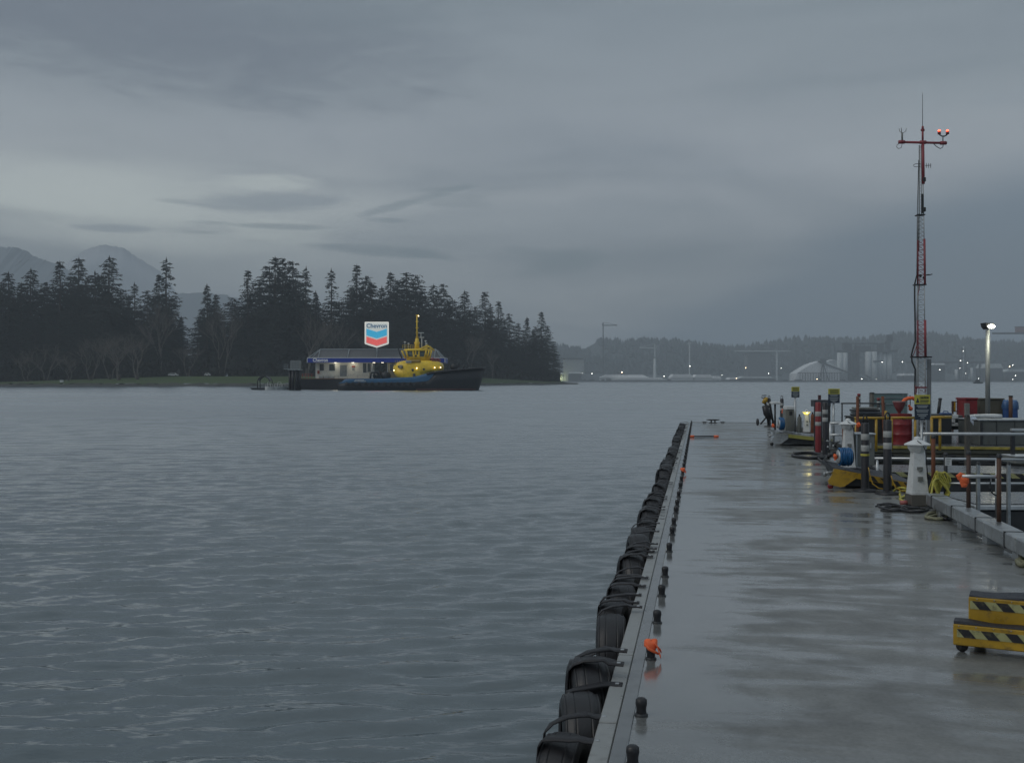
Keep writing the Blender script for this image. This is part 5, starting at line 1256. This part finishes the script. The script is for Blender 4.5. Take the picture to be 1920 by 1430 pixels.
upright(1813.5, 905, 780, 21.5, 8, 'brownish grey pile standing before the long grey tank', M_wood, sq=True)
upright(1659, 850, 743, 24.4, 5.5, 'leaning rusty pole between bins and red drum', M_rust, cap=False, lean=-.05)
upright(1608, 870, 743, 19.0, 5.5, 'tall rusty pole left of the stacked trays', M_rust, cap=False)
upright(1581, 862, 790, 18.5, 4, 'thin rusty pole behind the middle pedestal', M_rust, cap=False)
upright(1635, 790, 737, 33, 8, 'brown timber pile with a dark cap in front of the pale green panel', M_wood)
upright(1758.5, 782, 748, 27, 6, 'short dark leaning pile right of the caution sign', M_dark, lean=.06)
upright(1895, 800, 743, 30.5, 7, 'brown pile in front of the blue wrapped barrels', pm('brown timber', (.10, .05, .03), .7, var=.3))
for (px, pb, ptop, D, lab) in ((1610.5, 790, 738, 30, 'far post with red and white bands left of the brown timber pile'), (1647, 790, 746, 30, 'far post with red and white bands right of the brown timber pile')):
    q = PX(px, pb, D); e = thing('banded_post', lab, 'post', q.loc()); h = q.z(ptop)
    MB().cyl((0, 0, 0), (0, 0, h), .045, n=10).build('post', M_dark, e)
    for z in (.10, .28): MB().lathe([(.046, h - z - .06), (.048, h - z - .055), (.048, h - z), (.046, h - z)], 10).build('band', M_band, e)
    MB().lathe([(.046, h - .06), (.05, h - .05), (.05, h), (0, h + .005)], 10).build('cap', M_red, e)
# notice
q = PX(1779, 873, 13.3); e = root('paper_notice', 'small white notice fixed to the dark post behind the yellow rope', 'notice', q); m = MB(); q.box(m, 1772.5, 1784.5, 857.5, 872.5, 0, .006); m.build('sheet', M_white, e)
m = MB()
for i in range(4): q.box(m, 1774.5, 1782.5 - i, 860 + i * 3, 860.8 + i * 3, -.002, -.0005)
m.build('small_print', M_grey, e)
# --- guard rails
def rails(px0, px1, ys_, D, posts, pyb, lab, r=.022, mat=M_alu, pm_=None, name='guard_rail', slope=0):
    q = PX((px0 + px1) / 2, pyb, D); e = thing(name, lab, 'railing', q.loc())
    for y in ys_: MB().cyl(q.P(px0, y), q.P(px1, y + slope), r, n=10).build('rail', mat, e)
    for (x, yt) in posts: MB().cyl(q.P(x, yt, .005), q.P(x, pyb, .005), r * 1.0, n=10).build('post', pm_ or mat, e)
    return q, e
rails(1724, 1990, (813,), 14.4, ((1733, 816), (1985, 816)), 922, 'upper pale handrail running right from the nearest pedestal', slope=1)
rails(1640, 1990, (859,), 17.4, ((1645, 862), (1870, 862)), 905, 'middle pale handrail in front of the service platform', slope=3)
rails(1776, 1990, (906,), 12.85, ((1950, 908),), 925, 'lowest pale handrail over the short pale-topped float', r=.014)
rails(1556, 1600, (793, 815), 19.2, ((1557, 793), (1598, 793)), 842, 'short pale rail behind the middle pedestal')
rails(1602, 1670, (783.5,), 22.0, ((1605, 784), (1643, 784), (1661, 770), (1669, 784)), 846, 'yellow railing left of the red drum', mat=M_yellow, r=.028)
rails(1671, 1717, (783,), 22.2, ((1672, 783), (1716, 783)), 845, 'yellow railing across the front of the red drum', mat=M_yellow, r=.028)
rails(1746, 1784, (782,), 22.4, ((1762.5, 782), (1747, 782)), 844, 'yellow railing in front of the dark bin right of the caution sign', mat=M_yellow, r=.03)
rails(1577, 1660, (756,), 29, ((1579, 756), (1659, 756)), 800, 'far thin grey railing left of the tall rusty pole', r=.02, mat=M_dark)
q = PX(1900, 865, 19); e = root('rail_post', 'black post with a pale arm at the right edge of the picture', 'post', q); m = MB(); q.box(m, 1897, 1903.5, 808, 862, 0, .06, .004); m.build('post', M_poly, e); m = MB(); q.box(m, 1897, 1950, 803.5, 807.7, -.01, .07, .004); m.build('arm', M_alu, e)
q = PX(1910, 865, 18.6); e = root('deck_locker', 'low white-topped box at the foot of the black rail post', 'box', q); m = MB(); q.box(m, 1903.8, 1960, 857, 869, 0, .5, .01); m.build('body', M_grey, e); m = MB(); q.box(m, 1903, 1961, 854.5, 856.8, -.02, .52, .005); m.build('lid', M_alu, e)

# --- containers on the service float
q = PX(1697, 837, 24.8); q = PX(1697, 835, 25.3); e = root('steel_drum', 'big red steel drum standing behind the caution sign', 'drum', q)
r_ = 20 * q.k; H_ = q.z(776)
MB().lathe([(r_ * .97, 0), (r_, .015), (r_ * .98, .03), (r_ * .98, H_ * .32), (r_ * 1.01, H_ * .335), (r_ * .98, H_ * .35), (r_ * .98, H_ * .64), (r_ * 1.01, H_ * .655), (r_ * .98, H_ * .67), (r_ * .98, H_ - .02), (r_, H_ - .005), (r_ * .96, H_), (r_ * .95, H_ - .02), (0, H_ - .02)], 26, (0, r_, 0)).build('drum', M_red, e)
MB().box(-.07, .05, -.012, .03, H_ * .84, H_ * .90).build('label_plate', M_band, e)
q = PX(1686, 775.5, 25.5); e = root('funnel', 'large dull red funnel standing on top of the red drum', 'funnel', q)
MB().lathe([(.035, 0), (.04, .05), (.07, .08), (.125, .20), (.145, .27), (.155, .30), (.145, .305), (.13, .29), (.0, .10)], 18).build('cone', pm('faded maroon', (.20, .055, .06), .5, var=.15), e)
MB().lathe([(.14, .275), (.158, .29), (.158, .305), (.14, .31)], 18).build('rim', pm('faded pink rim', (.36, .22, .22), .5), e)
q = PX(1704, 775, 25.6); e = root('suction_hose', 'thick orange hose arching from the funnel towards the mast', 'hose', q)
MB().tube([q.P(1692, 755), q.P(1696, 749.5), q.P(1703, 746.5), q.P(1711, 746), q.P(1718, 750), q.P(1721, 758)], .045, 10).build('hose', M_orange, e)
MB().ball(q.P(1707.5, 766), .055, 10, (1, 1, 1)).ball(q.P(1705, 761), .035, 8).build('hose_end', M_orange, e); MB().cyl(q.P(1706.5, 741), q.P(1706.5, 764), .012, n=6).build('rod', M_dark, e)
def bin_(x0, x1, y0, y1, D, dep, lab, mat, lidm=None, name='waste_bin', cat='bin', lidh=3):
    q = PX((x0 + x1) / 2, y1, D); e = thing(name, lab, cat, q.loc()); m = MB(); q.box(m, x0, x1, y0 + lidh, y1, 0, dep, .015); m.build('body', mat, e)
    m = MB(); q.box(m, x0 - .8, x1 + .8, y0, y0 + lidh - .2, -.03, dep + .03, .01); m.build('lid', lidm or mat, e); return q, e
bin_(1606, 1656, 781, 835, 26, .9, 'wide dark bin behind the yellow railing, under the stacked trays', M_dark)
q = PX(1632, 780.6, 26.2); e = root('tray_stack', 'stack of dark and pale trays on the wide dark bin', 'trays', q)
for i, (a, b2, mt) in enumerate(((1608, 1658, M_dark), (1609, 1655, pm('slate tray', (.07, .085, .10), .4)), (1607, 1652, M_dark), (1611, 1650, M_grey))):
    m = MB(); q.box(m, a, b2, 776.5 - i * 4.2, 780 - i * 4.2, i * .03, .6, .008); m.build('tray', mt, e)
bin_(1746, 1785, 777, 835, 25.8, .9, 'dark bin right of the caution sign with a blue handled lid', M_dark)
q = PX(1776, 776.8, 26.0); e = root('blue_crate', 'small blue handled crate on the dark bin', 'crate', q); m = MB(); q.box(m, 1768, 1785, 774, 776.8, 0, .25, .006); m.build('tray', M_bluep, e); MB().tube([q.P(1771, 774, .1), q.P(1772, 771, .1), q.P(1780, 771, .1), q.P(1781, 774, .1)], .012, 6).build('handle', M_bluep, e)
q = PX(1795, 806, 26.5); e = root('black_machine', 'black boxy machine with white panels between dark bin and pile', 'machine', q); m = MB(); q.box(m, 1787, 1812, 779, 806, .2, .8, .02); m.build('body', M_dark, e)
m = MB(); q.box(m, 1785, 1797, 777, 785, 0, .19, .01); q.box(m, 1786, 1791, 785.3, 792, 0, .19); q.box(m, 1789, 1797, 793, 799, 0, .19, .01); m.build('white_panel', M_white, e)
m = MB(); q.box(m, 1787, 1835, 830, 833, -1.2, 0); m.build('skid', M_wood, e)
q = PX(1797, 835, 31); e = root('frame_stand', 'rusty open rectangular frame with a yellow upright left of the red cabinet', 'frame', q); m = MB(); q.box(m, 1785.5, 1788.5, 752, 772, 0, .06); q.box(m, 1788.5, 1812, 752, 753.5, 0, .05); q.box(m, 1788.5, 1812, 770.5, 772, 0, .05); q.box(m, 1786, 1788, 772, 815, 0, .05); m.build('frame', pm('brown frame', (.08, .05, .04), .7), e); m = MB(); q.box(m, 1788.7, 1791.5, 753.6, 770.4, -.02, .06); m.build('yellow_upright', M_yellow, e)
bin_(1809.5, 1833, 745.5, 800, 30.5, .6, 'bright red cabinet standing left of the brown panel', M_red, name='red_cabinet', cat='cabinet', lidh=4)
q = PX(1822, 800, 30.3); e = root('junction_box', 'grey box and tag mounted before the red cabinet', 'box', q); m = MB(); q.box(m, 1811, 1818.5, 756, 780, 0, .12, .01); m.build('body', M_grey, e); m = MB(); q.box(m, 1812, 1814, 780, 800, .03, .08); m.build('leg', M_rust, e)
bin_(1836, 1882, 746.5, 800, 31, .8, 'brown-grey panelled box behind the lamp post', pm('drab brown panel', (.085, .08, .06), .6, var=.15, scale=2), name='panel_box', cat='box')
m = MB()
for (x0, x1, lab) in ((1883, 1894, 'left blue barrel under a crumpled blue tarp'), (1898, 1911, 'right blue barrel with a crumpled blue tarp over its top')):
    q = PX((x0 + x1) / 2, 800, 30.8); e = root('plastic_barrel', lab, 'barrel', q); r_ = (x1 - x0) / 2 * q.k; H_ = q.z(758)
    MB().lathe([(r_ * .9, 0), (r_, .03), (r_, H_ * .3), (r_ * .96, H_ * .33), (r_, H_ * .36), (r_, H_ * .66), (r_ * .96, H_ * .7), (r_, H_ * .73), (r_, H_ - .03), (r_ * .9, H_), (0, H_)], 18, (0, r_, 0)).build('barrel', M_bluep, e)
    t2 = MB(); rr_ = random.Random(int(x0)); n_ = 22; prof = [(0, H_ + .10), (r_ * .7, H_ + .11), (r_ * 1.15, H_ + .05), (r_ * 1.22, H_ - .06), (r_ * 1.1, H_ - .13)]
    vs, fs = [], []
    for j in range(n_):
        g = 2 * math.pi * j / n_
        for (r3, h3) in prof: f_ = rr_.uniform(.88, 1.15); vs.append((r3 * f_ * math.cos(g), r_ + r3 * f_ * math.sin(g), h3 + rr_.uniform(-.03, .03)))
    for j in range(n_):
        for i in range(4): fs.append((j * 5 + i, ((j + 1) % n_) * 5 + i, ((j + 1) % n_) * 5 + i + 1, j * 5 + i + 1))
    t2.add(vs, fs, True).build('tarp', pm('crumpled blue tarp', (.05, .12, .26), .4, var=.3, scale=9), e)
# grey-olive tank with white pipe
q = PX(1890, 838, 24.9); q = PX(1890, 835.6, 25.2); e = root('fuel_tank', 'long grey-olive tank box filling the right edge of the service platform', 'tank', q)
m = MB(); q.box(m, 1836, 1990, 789, 835, 0, 1.2, .02); tk = m.build('tank', M_olive, e); m = MB(); q.box(m, 1834, 1992, 786.3, 788.9, -.03, 1.23, .008); m.build('tank_lid', M_galv, e)
for x in (1868, 1902): m = MB(); q.box(m, x, x + .8, 789.5, 835, -.012, -.001); m.build('seam', M_dark, tk)
m = MB(); q.box(m, 1838, 1842, 792, 835, -.02, -.001); q.box(m, 1832, 1842, 833, 835.4, -.1, .0); m.build('bracket', M_dark, tk)
q = PX(1850, 786, 25.6); e = root('insulated_pipe', 'fat white wrapped pipe lying on the grey-olive tank and drooping at its left end', 'pipe', q)
MB().tube([q.P(1892, 781.5, .4), q.P(1880, 781, .4), q.P(1862, 780.5, .4), q.P(1840, 781, .35), q.P(1824, 781.5, .1)], [.055, .06, .052, .05, .058], 12).build('wrapped_pipe', M_white, e)
MB().tube([q.P(1820, 782, .0), q.P(1825, 795, -.1), q.P(1828, 810, -.15), q.P(1832, 825, -.18), q.P(1831, 834, -.2)], [.06, .055, .04, .055, .03], 10, flat=(.6, 1.1)).tube([q.P(1824, 783, .0), q.P(1832, 790, -.1), q.P(1833, 800, -.15)], [.05, .035, .02], 8).build('torn_wrap', pm('crumpled pale wrap', (.34, .40, .48), .5, var=.25, scale=12), e)
# pale shelter panel behind
q = PX(1665, 800, 36); e = root('wind_screen', 'pale green translucent screen panel standing at the back of the platform', 'screen', q)
m = MB(); q.box(m, 1630, 1701, 738, 800, 0, .02); m.build('panel', M_teal, e); m = MB()
for y in (737, 745, 757): q.box(m, 1629, 1702, y, y + 1, -.03, -.001)
for x in (1629, 1692, 1701): q.box(m, x, x + 1, 738, 800, -.035, -.0305)
m.build('frame', M_galv, e)
# hand trolley at the far end
q = PX(1438, 800, 28.3); e = root('hand_trolley', 'folded black hand trolley with a yellow bag at the far end of the dock', 'trolley', q)
m = MB().tube([q.P(1434, 744), q.P(1437, 770), q.P(1441, 796)], .03, 6).tube([q.P(1442, 746), q.P(1446, 772), q.P(1450, 795)], .03, 6).tube([q.P(1426, 795), q.P(1436, 783), q.P(1446, 779)], .022, 6)
for y in (752, 762, 772, 782): m.tube([q.P(1433 + (y - 744) / 7, y), q.P(1443 + (y - 744) / 7, y)], .02, 6)
m.tube([q.P(1434, 748), q.P(1428, 745), q.P(1429, 741.5), q.P(1437, 741)], .012, 6); m.build('frame', M_dark, e)
MB().tube([q.P(1431, 756), q.P(1435, 750), q.P(1438, 745)], [.05, .07, .04], 7).build('yellow_bag', M_yellow, e); MB().tube([q.P(1433, 760, -.05), q.P(1437, 774, -.05), q.P(1443, 786, -.05)], [.08, .10, .08], 8).build('black_bag', M_black, e)
for (x, y) in ((1420.5, 791), (1450, 794)): MB().lathe([(.02, -.02), (.09, -.02), (.10, 0), (.09, .02), (.02, .02)], 14, q.P(x, y), 'x').build('wheel', M_black, e)
q = PX(1455, 768, 27.5); e = root('white_tray', 'pale flat tray on a dark bracket between the two far posts', 'tray', PX(1455, 808, 27.5)); q = PX(1455, 808, 27.5); m = MB(); q.box(m, 1448, 1464, 753.5, 757.5, 0, .3, .01); m.build('tray', M_white, e); MB().cyl(q.P(1455, 757.5, .1), q.P(1455, 808, .1), .025, n=8).build('stem', M_dark, e)
m = MB(); 
# clutter: valves, fittings on the far ramp
q = PX(1497, 811, 25.7)
for (x0, x1, yt, mt, nm, lab) in ((1495, 1503, 780, M_olive, 'canister', 'olive canister between the far cabinet and the lit pedestal'), (1520, 1527, 776, M_rust, 'canister', 'brown canister right of the lit pedestal')):
    e = root(nm, lab, 'canister', PX((x0 + x1) / 2, 811, 26)); q = PX((x0 + x1) / 2, 811, 26); r_ = (x1 - x0) / 2 * q.k
    MB().lathe([(r_, 0), (r_, q.z(yt) - .05), (r_ * .6, q.z(yt)), (0, q.z(yt))], 14).build('canister', mt, e); MB().cyl((0, 0, q.z(yt)), (0, 0, q.z(yt) + .05), .02, n=8).build('neck', M_dark, e)
e = root('pipe_fittings', 'heap of small galvanised fittings behind the hose at the red post', 'fittings', PX(1566, 850, 18.0)); q = PX(1566, 850, 18.0); rr_ = random.Random(9)
for i in range(14):
    x, y = rr_.uniform(1558, 1575), rr_.uniform(828, 848); MB().tube([q.P(x, y, rr_.uniform(0, .2)), q.P(x + rr_.uniform(-5, 5), y + rr_.uniform(-4, 4), rr_.uniform(0, .2))], rr_.uniform(.01, .02), 7).build('fitting', M_galv if i % 2 else M_dark, e)

# --- ropes and hoses lying about
def loose(name, lab, cat, pts, r, mat, wob=.0, seed=1, n=6, part='rope'):
    q0 = pts[0]; base = Vector(gp(*q0[:2])); e = thing(name, lab, cat, tuple(base)); P3 = []
    for p in pts:
        if len(p) == 2: v = Vector(gp(*p)); v.z = DECK + r
        else: v = Vector((X_(p[0], p[2]), p[2], Z_(p[1], p[2])))
        P3.append(v - base)
    out = []; rr_ = random.Random(seed)                       # Catmull-Rom
    for i in range(len(P3) - 1):
        a, b2, c2, d2 = P3[max(i - 1, 0)], P3[i], P3[i + 1], P3[min(i + 2, len(P3) - 1)]
        for j in range(6):
            t = j / 6; out.append(.5 * ((2 * b2) + (c2 - a) * t + (2 * a - 5 * b2 + 4 * c2 - d2) * t * t + (3 * b2 - a - 3 * c2 + d2) * t ** 3) + Vector((rr_.uniform(-wob, wob), rr_.uniform(-wob, wob), 0)))
    out.append(P3[-1]); MB().tube(out, r, n).build(part, mat, e); return e
loose('black_hose', 'flat black hose loop on the deck in front of the red post', 'hose', [(1488, 852), (1520, 851), (1545, 856), (1552, 860), (1520, 861), (1492, 858), (1486, 854), (1500, 851.5)], .03, M_black)
loose('black_hose', 'black hose snaking from the red post to the nose of the yellow ramp', 'hose', [(1532, 859), (1540, 866), (1556, 873), (1572, 876), (1590, 872)], .022, M_black)
loose('black_hose', 'black hose arching up beside the blue hose coil', 'hose', [(1546, 865), (1552, 857, 16.3), (1560, 851, 16.2), (1572, 848, 16.3), (1584, 850, 16.8)], .028, M_black)
loose('power_cable', 'tangle of black cable in front of the nearest pedestal', 'cable', [(1646, 948), (1668, 946), (1690, 951), (1700, 957), (1672, 958), (1656, 954), (1678, 950), (1712, 953), (1740, 956), (1722, 961), (1690, 958), (1700, 950), (1736, 949), (1744, 953), (1700, 955), (1664, 957), (1648, 951)], .014, M_black, .01)
loose('power_cable', 'thinner black cable snaking left of the nearest pedestal', 'cable', [(1642, 950), (1655, 947), (1672, 949), (1666, 953), (1652, 957), (1670, 959), (1700, 957), (1726, 960)], .009, M_black, .004, 4)
e = thing('cable_plug', 'pale red and cream cable plug lying by the black cable tangle', 'plug', gp(1688, 947)); MB().cyl((0, 0, .035), (.10, 0, .035), .028, n=10).build('plug', pm('faded pink red', (.36, .12, .11), .5), e); MB().cyl((.10, 0, .035), (.17, 0, .035), .022, n=10).build('plug_end', pm('cream plastic', (.50, .44, .24), .5), e)
loose('mooring_rope', 'yellow rope loops lying left of the nearest pedestal', 'rope', [(1672, 926), (1678, 918, 14.3), (1688, 914, 14.2), (1698, 916, 14.1), (1702, 926), (1690, 934), (1686, 924), (1698, 922), (1700, 930), (1688, 937), (1694, 941)], .015, M_rope, .008, 2)
cc = []
rr_ = random.Random(3)
for i in range(6):
    b2 = 12.7 + i * .03; xx = 1756 + i * 3.2
    cc += [(xx + rr_.uniform(-2, 2), 884 + rr_.uniform(0, 2), b2), (xx + 5 + i, 900, b2), (1780 - i * 1.5, 925 + rr_.uniform(-4, 3), b2), (1768 - i, 933, b2), (1756 + i, 922, b2), (xx - 3, 900, b2)]
cc += [(1752, 900, 12.6), (1746, 925, 12.5), (1738, 944, 12.5)]
loose('mooring_rope', 'hank of yellow rope hanging on the rail right of the nearest pedestal', 'rope', [(1735, 947)] + cc, .013, M_rope, .004, 3)
loose('mooring_rope', 'pale weathered rope coil lying at the left end of the bull rail', 'rope', [(1738, 968), (1748, 962), (1766, 962), (1776, 968), (1766, 974), (1744, 974), (1737, 970), (1748, 965), (1770, 965), (1778, 972), (1760, 976), (1742, 972), (1760, 968), (1785, 972)], .017, M_rope2, .01, 5)
loose('mooring_rope', 'dark weathered rope knot beside the pale coil at the bull rail', 'rope', [(1765, 972), (1775, 966), (1784, 970), (1776, 976), (1766, 973), (1780, 969), (1786, 974)], .02, M_black, .01, 6)
loose('mooring_rope', 'olive rope heap at the right edge of the picture below the bull rail', 'rope', [(1908, 1058), (1914, 1048, 9.0), (1924, 1044, 9.0), (1934, 1052), (1924, 1060), (1910, 1056), (1916, 1050, 8.9), (1930, 1050), (1936, 1058), (1916, 1064), (1909, 1058), (1920, 1046, 8.9), (1940, 1056)], .024, M_rope2, .01, 7)
loose('mooring_line', 'thin dark line curling round the flagged pole between the posts', 'rope', [(1858, 892), (1858, 900, 10.5), (1856, 915, 10.6), (1862, 925, 10.7), (1872, 930, 10.7)], .008, M_black, 0, 8)
# seagulls far off and specks of litter are too faint to model

# --- lattice weather mast
q = PX(1727, 838, 25.0); q = PX(1727, 835, 25.3); mast = root('weather_mast', 'tall slender red and white lattice mast with weather instruments', 'mast', q)
def legx(py, side):   # left and right legs narrow upwards
    f = (py - 300) / (835 - 300); return (1721.5 - f * 3.5) if side < 0 else (1731.5 + f * 4.0)
M_mr = pm('mast red paint', (.24, .045, .055), .5, var=.2, scale=3); M_mw = pm('mast white paint', (.36, .38, .39), .5, var=.15, scale=3)
segs = [(835, 758, M_mw), (757.8, 600, M_mr if 0 else M_mw), (667, 600, M_mr)]
secs = [(835, 736, M_mw), (736, 728, M_mr), (728, 668, M_mw), (668, 600, M_mr), (600, 533, M_mw), (533, 450, M_mr), (450, 405, M_mw)]
def lattice(y0, y1, mat, bay):
    m = MB(); lr = .012
    dl = .12
    P_ = lambda side, py, back=0: q.P(legx(py, side), py, back)
    for side in (-1, 1): m.cyl(P_(side, y0), P_(side, y1), lr, n=6)
    m.cyl(q.P(1727, y0, .18), q.P(1727, y1, .18), lr, n=6); n_ = max(1, round((y0 - y1) / bay)); st = (y0 - y1) / n_
    for i in range(n_):
        a, b2 = y0 - i * st, y0 - (i + 1) * st
        m.tube([P_(-1, a), P_(1, a)], .006, 4).tube([P_(-1, a), P_(1, b2)], .0045, 4).tube([P_(1, a), P_(-1, b2)], .0045, 4)
        m.tube([P_(1, a), q.P(1727, b2, .18)], .0045, 4).tube([q.P(1727, a, .18), P_(-1, b2)], .0045, 4).tube([P_(-1, a), q.P(1727, a, .18), P_(1, a)], .006, 4)
    m.build('lattice_section', mat, mast)
for (a, b2, mt) in secs: lattice(a - .05, b2 + .05, mt, 9 if a > 460 else 8)
# thick right-hand legs painted red
MB().cyl(q.P(1735, 668, -.01), q.P(1734.2, 600, -.01), .030, n=8).build('red_leg', M_mr, mast); MB().cyl(q.P(1734.0, 533, -.01), q.P(1733, 448, -.01), .026, n=8).build('red_leg', M_mr, mast)
MB().cyl(q.P(1723.5, 470, .02), q.P(1724.5, 272, .02), .012, n=6).build('side_tube', M_grey, mast)
m = MB()
for i in range(24): y = 405 - i * 5.5; m.tube([q.P(1723, y, .02), q.P(1728, y - 2.7, .02), q.P(1723, y - 5.5, .02)], .006, 4)
m.cyl(q.P(1728.5, 405, .02), q.P(1727.5, 272, .02), .010, n=6); m.build('upper_lattice', M_mw, mast)
MB().cyl(q.P(1731.5, 405, 0), q.P(1730.6, 345, 0), .016, n=8).build('upper_pole', M_mw, mast)
MB().cyl(q.P(1731.3, 345, 0), q.P(1730.2, 264, 0), .036, n=10).build('top_pole', M_mr, mast)
m = MB().cyl(q.P(1730, 264), q.P(1730, 243), .024, n=8).cyl(q.P(1727, 244), q.P(1733, 244), .03, n=8).cyl(q.P(1730, 243), q.P(1730, 237), .026, n=8); m.build('mast_tip', M_mr, mast)
MB().cyl(q.P(1729.8, 237), q.P(1729.6, 175), .008, .005, n=6).build('whip_aerial', M_dark, mast)
m = MB().cyl(q.P(1685, 266.5), q.P(1775, 268.5), .030, n=10); 
for (x, y) in ((1690, 266.5), (1730, 267), (1768, 268.3)): m.cyl(q.P(x - 5, y), q.P(x + 6, y), .045, n=10)
m.build('crossarm', M_mr, mast)
m = MB().cyl(q.P(1691.5, 264), q.P(1691.5, 249), .022, n=8).tube([q.P(1686, 241), q.P(1686.5, 246), q.P(1690, 249), q.P(1694, 249), q.P(1698.5, 246), q.P(1699.5, 241)], .007, 5).cyl(q.P(1690.5, 249), q.P(1690, 240), .009, n=5); m.build('anemometer', M_grey, mast)
MB().tube([q.P(1688, 268), q.P(1682, 272), q.P(1681, 276), q.P(1685, 279), q.P(1690, 277), q.P(1691.5, 269)], .007, 5).build('loop_cable', M_dark, mast)
MB().tube([q.P(1750, 269), q.P(1756, 275), q.P(1763, 279), q.P(1768, 276), q.P(1768.5, 270)], .010, 5).build('loop_cable', M_dark, mast)
m = MB().cyl(q.P(1768, 267), q.P(1768, 255), .013, n=6).tube([q.P(1761, 249), q.P(1762, 253), q.P(1766, 255.5), q.P(1771, 255.5), q.P(1775.5, 253), q.P(1776.5, 249)], .016, 6); lampf = m.build('beacon_bracket', M_dark, mast)
E_red = em('red beacon lamp', (1.0, .10, .04), 2.6, (.8, .05, .04))
for x in (1761, 1776.5):
    MB().cyl(q.P(x, 252), q.P(x, 247), .038, n=10).build('beacon_base', M_red, mast); MB().ball(q.P(x, 245.8), .032, 10, (1, 1, 1.1)).build('beacon_lamp', E_red, mast)
m = MB().tube([q.P(1735, 310.5), q.P(1746, 310)], .008, 5)
for x in (1737, 1741, 1745): m.cyl(q.P(x, 306), q.P(x, 315), .006, n=5)
m.tube([q.P(1726, 307), q.P(1716, 307.5), q.P(1712.5, 310), q.P(1714, 313), q.P(1726, 312)], .007, 5); m.build('yagi_aerial', M_dark, mast)
for (x, y, mt) in ((1732, 337, M_dark), (1732, 393, M_dark)): m = MB(); q.box(m, x - 2.5, x + 3, y - 4, y + 4, -.05, .05, .01); m.build('clamp_box', mt, mast)
m = MB(); q.box(m, 1727.5, 1731, 364, 400, -.03, .02); m.build('cable_panel', M_dark, mast)
for bx_ in ((1721, 1734.5, 401.5, 403.5), (1717, 1737, 532.5, 534.5), (1712, 1747, 668, 670.5)):
    m = MB(); q.box(m, *bx_, -.02, .2); m.build('joint_plate', M_dark, mast)
m = MB().tube([q.P(1734, 516), q.P(1742, 515.5), q.P(1748, 514)], .012, 6).ball(q.P(1741, 515), .03, 8, (1.6, 1, .5)).ball(q.P(1725.5, 517), .04, 8).ball(q.P(1732, 520), .03, 8); m.build('sensor_arm', M_dark, mast)
MB().tube([q.P(1722.5, 300), q.P(1720, 400), q.P(1719.5, 470), q.P(1719, 515), q.P(1715, 533), q.P(1715, 560), q.P(1715.8, 600), q.P(1716, 640), q.P(1711.5, 655), q.P(1709, 665), q.P(1710, 678), q.P(1716, 692), q.P(1715.5, 720), q.P(1716, 760), q.P(1717, 834)], [.009, .009, .010, .013] + [.020] * 11, 7).build('cable_bundle', M_black, mast)
MB().tube([q.P(1725, 520), q.P(1724, 540), q.P(1720, 556), q.P(1719, 600), q.P(1720, 645), q.P(1714, 662), q.P(1711, 668)], .009, 5).build('thin_cable', M_mr, mast)
m = MB(); q.box(m, 1717, 1737, 725, 728, -.04, .0); q.box(m, 1715, 1716.5, 722, 740, -.02, .04); m.build('red_bracket', M_red, mast)
q = PX(1741, 835, 25.5); e = root('support_column', 'pale grey steel column standing right against the lattice mast', 'column', q)
m = MB(); q.box(m, 1740, 1746.5, 672.5, 835, 0, .09, .008); m.build('column', pm('pale grey column', (.24, .25, .26), .5), e); m = MB(); q.box(m, 1737, 1739.4, 672.5, 835, .02, .06); m.build('conduit', M_alu, e)
q = PX(1729, 835, 25.0); e = root('wire_basket', 'pale wire basket fixed low on the mast above the caution sign', 'basket', q)
m = MB()
for x in range(1720, 1738, 3): m.cyl(q.P(x, 728, -.05), q.P(x, 741, -.05), .006, n=4)
for y in (728, 734, 741): m.tube([q.P(1719, y, -.05), q.P(1737, y, -.05)], .007, 4)
m.cyl(q.P(1719, 728, -.05), q.P(1719, 835, -.05), .01, n=5); m.build('basket', M_alu, e)

# --- lamp post
q = PX(1852, 800, 28.0); lp = root('lamp_post', 'tall grey lamp post with its lamp head lit, behind the grey-olive tank', 'lamp post', q)
MB().cyl(q.P(1852, 800), q.P(1852, 618), .064, .055, n=14).build('pole', pm('grey galvanised pole', (.26, .28, .28), .45, .3, var=.12), lp)
hd = MB(); hd.prism([(q.x(1843), q.z(605.5)), (q.x(1858), q.z(606.5)), (q.x(1861), q.z(611)), (q.x(1849), q.z(617.5)), (q.x(1845), q.z(613))][::-1], -.16, .16); hd.build('lamp_head', M_dark, lp)
MB().ball(q.P(1853.5, 612.5, -.17), .075, 12, (1.25, .6, .62)).build('lens', em('lit lamp lens', (1.0, .97, .78), 26), lp)
pl2 = bpy.data.lights.new('street_light', 'SPOT'); pl2.energy = 14; pl2.color = (1, .95, .72); pl2.spot_size = R(150); pl2.spot_blend = .6; pl2.shadow_soft_size = .12
po = bpy.data.objects.new('street_light', pl2); COL.objects.link(po); po.parent = lp; po.location = q.P(1853.5, 616.5, -.38); po.rotation_euler = (R(-12), 0, 0)

# ---------------------------------------------------------------- haze
hb = MB().box(-3200, 3200, -700, 4150, -8, 500)
hm = bpy.data.materials.new('haze'); hm.use_nodes = True; t = hm.node_tree; t.nodes.clear()
pv = nd(t, 'ShaderNodeVolumePrincipled', {'Color': (.80, .91, 1.0, 1), 'Density': HAZE, 'Anisotropy': 0.0})
nd(t, 'ShaderNodeOutputMaterial', {1: pv.outputs[0]})
ho = hb.build('haze', hm); tag(ho, 'thin grey evening haze filling the air over the harbour', 'haze', kind='stuff')
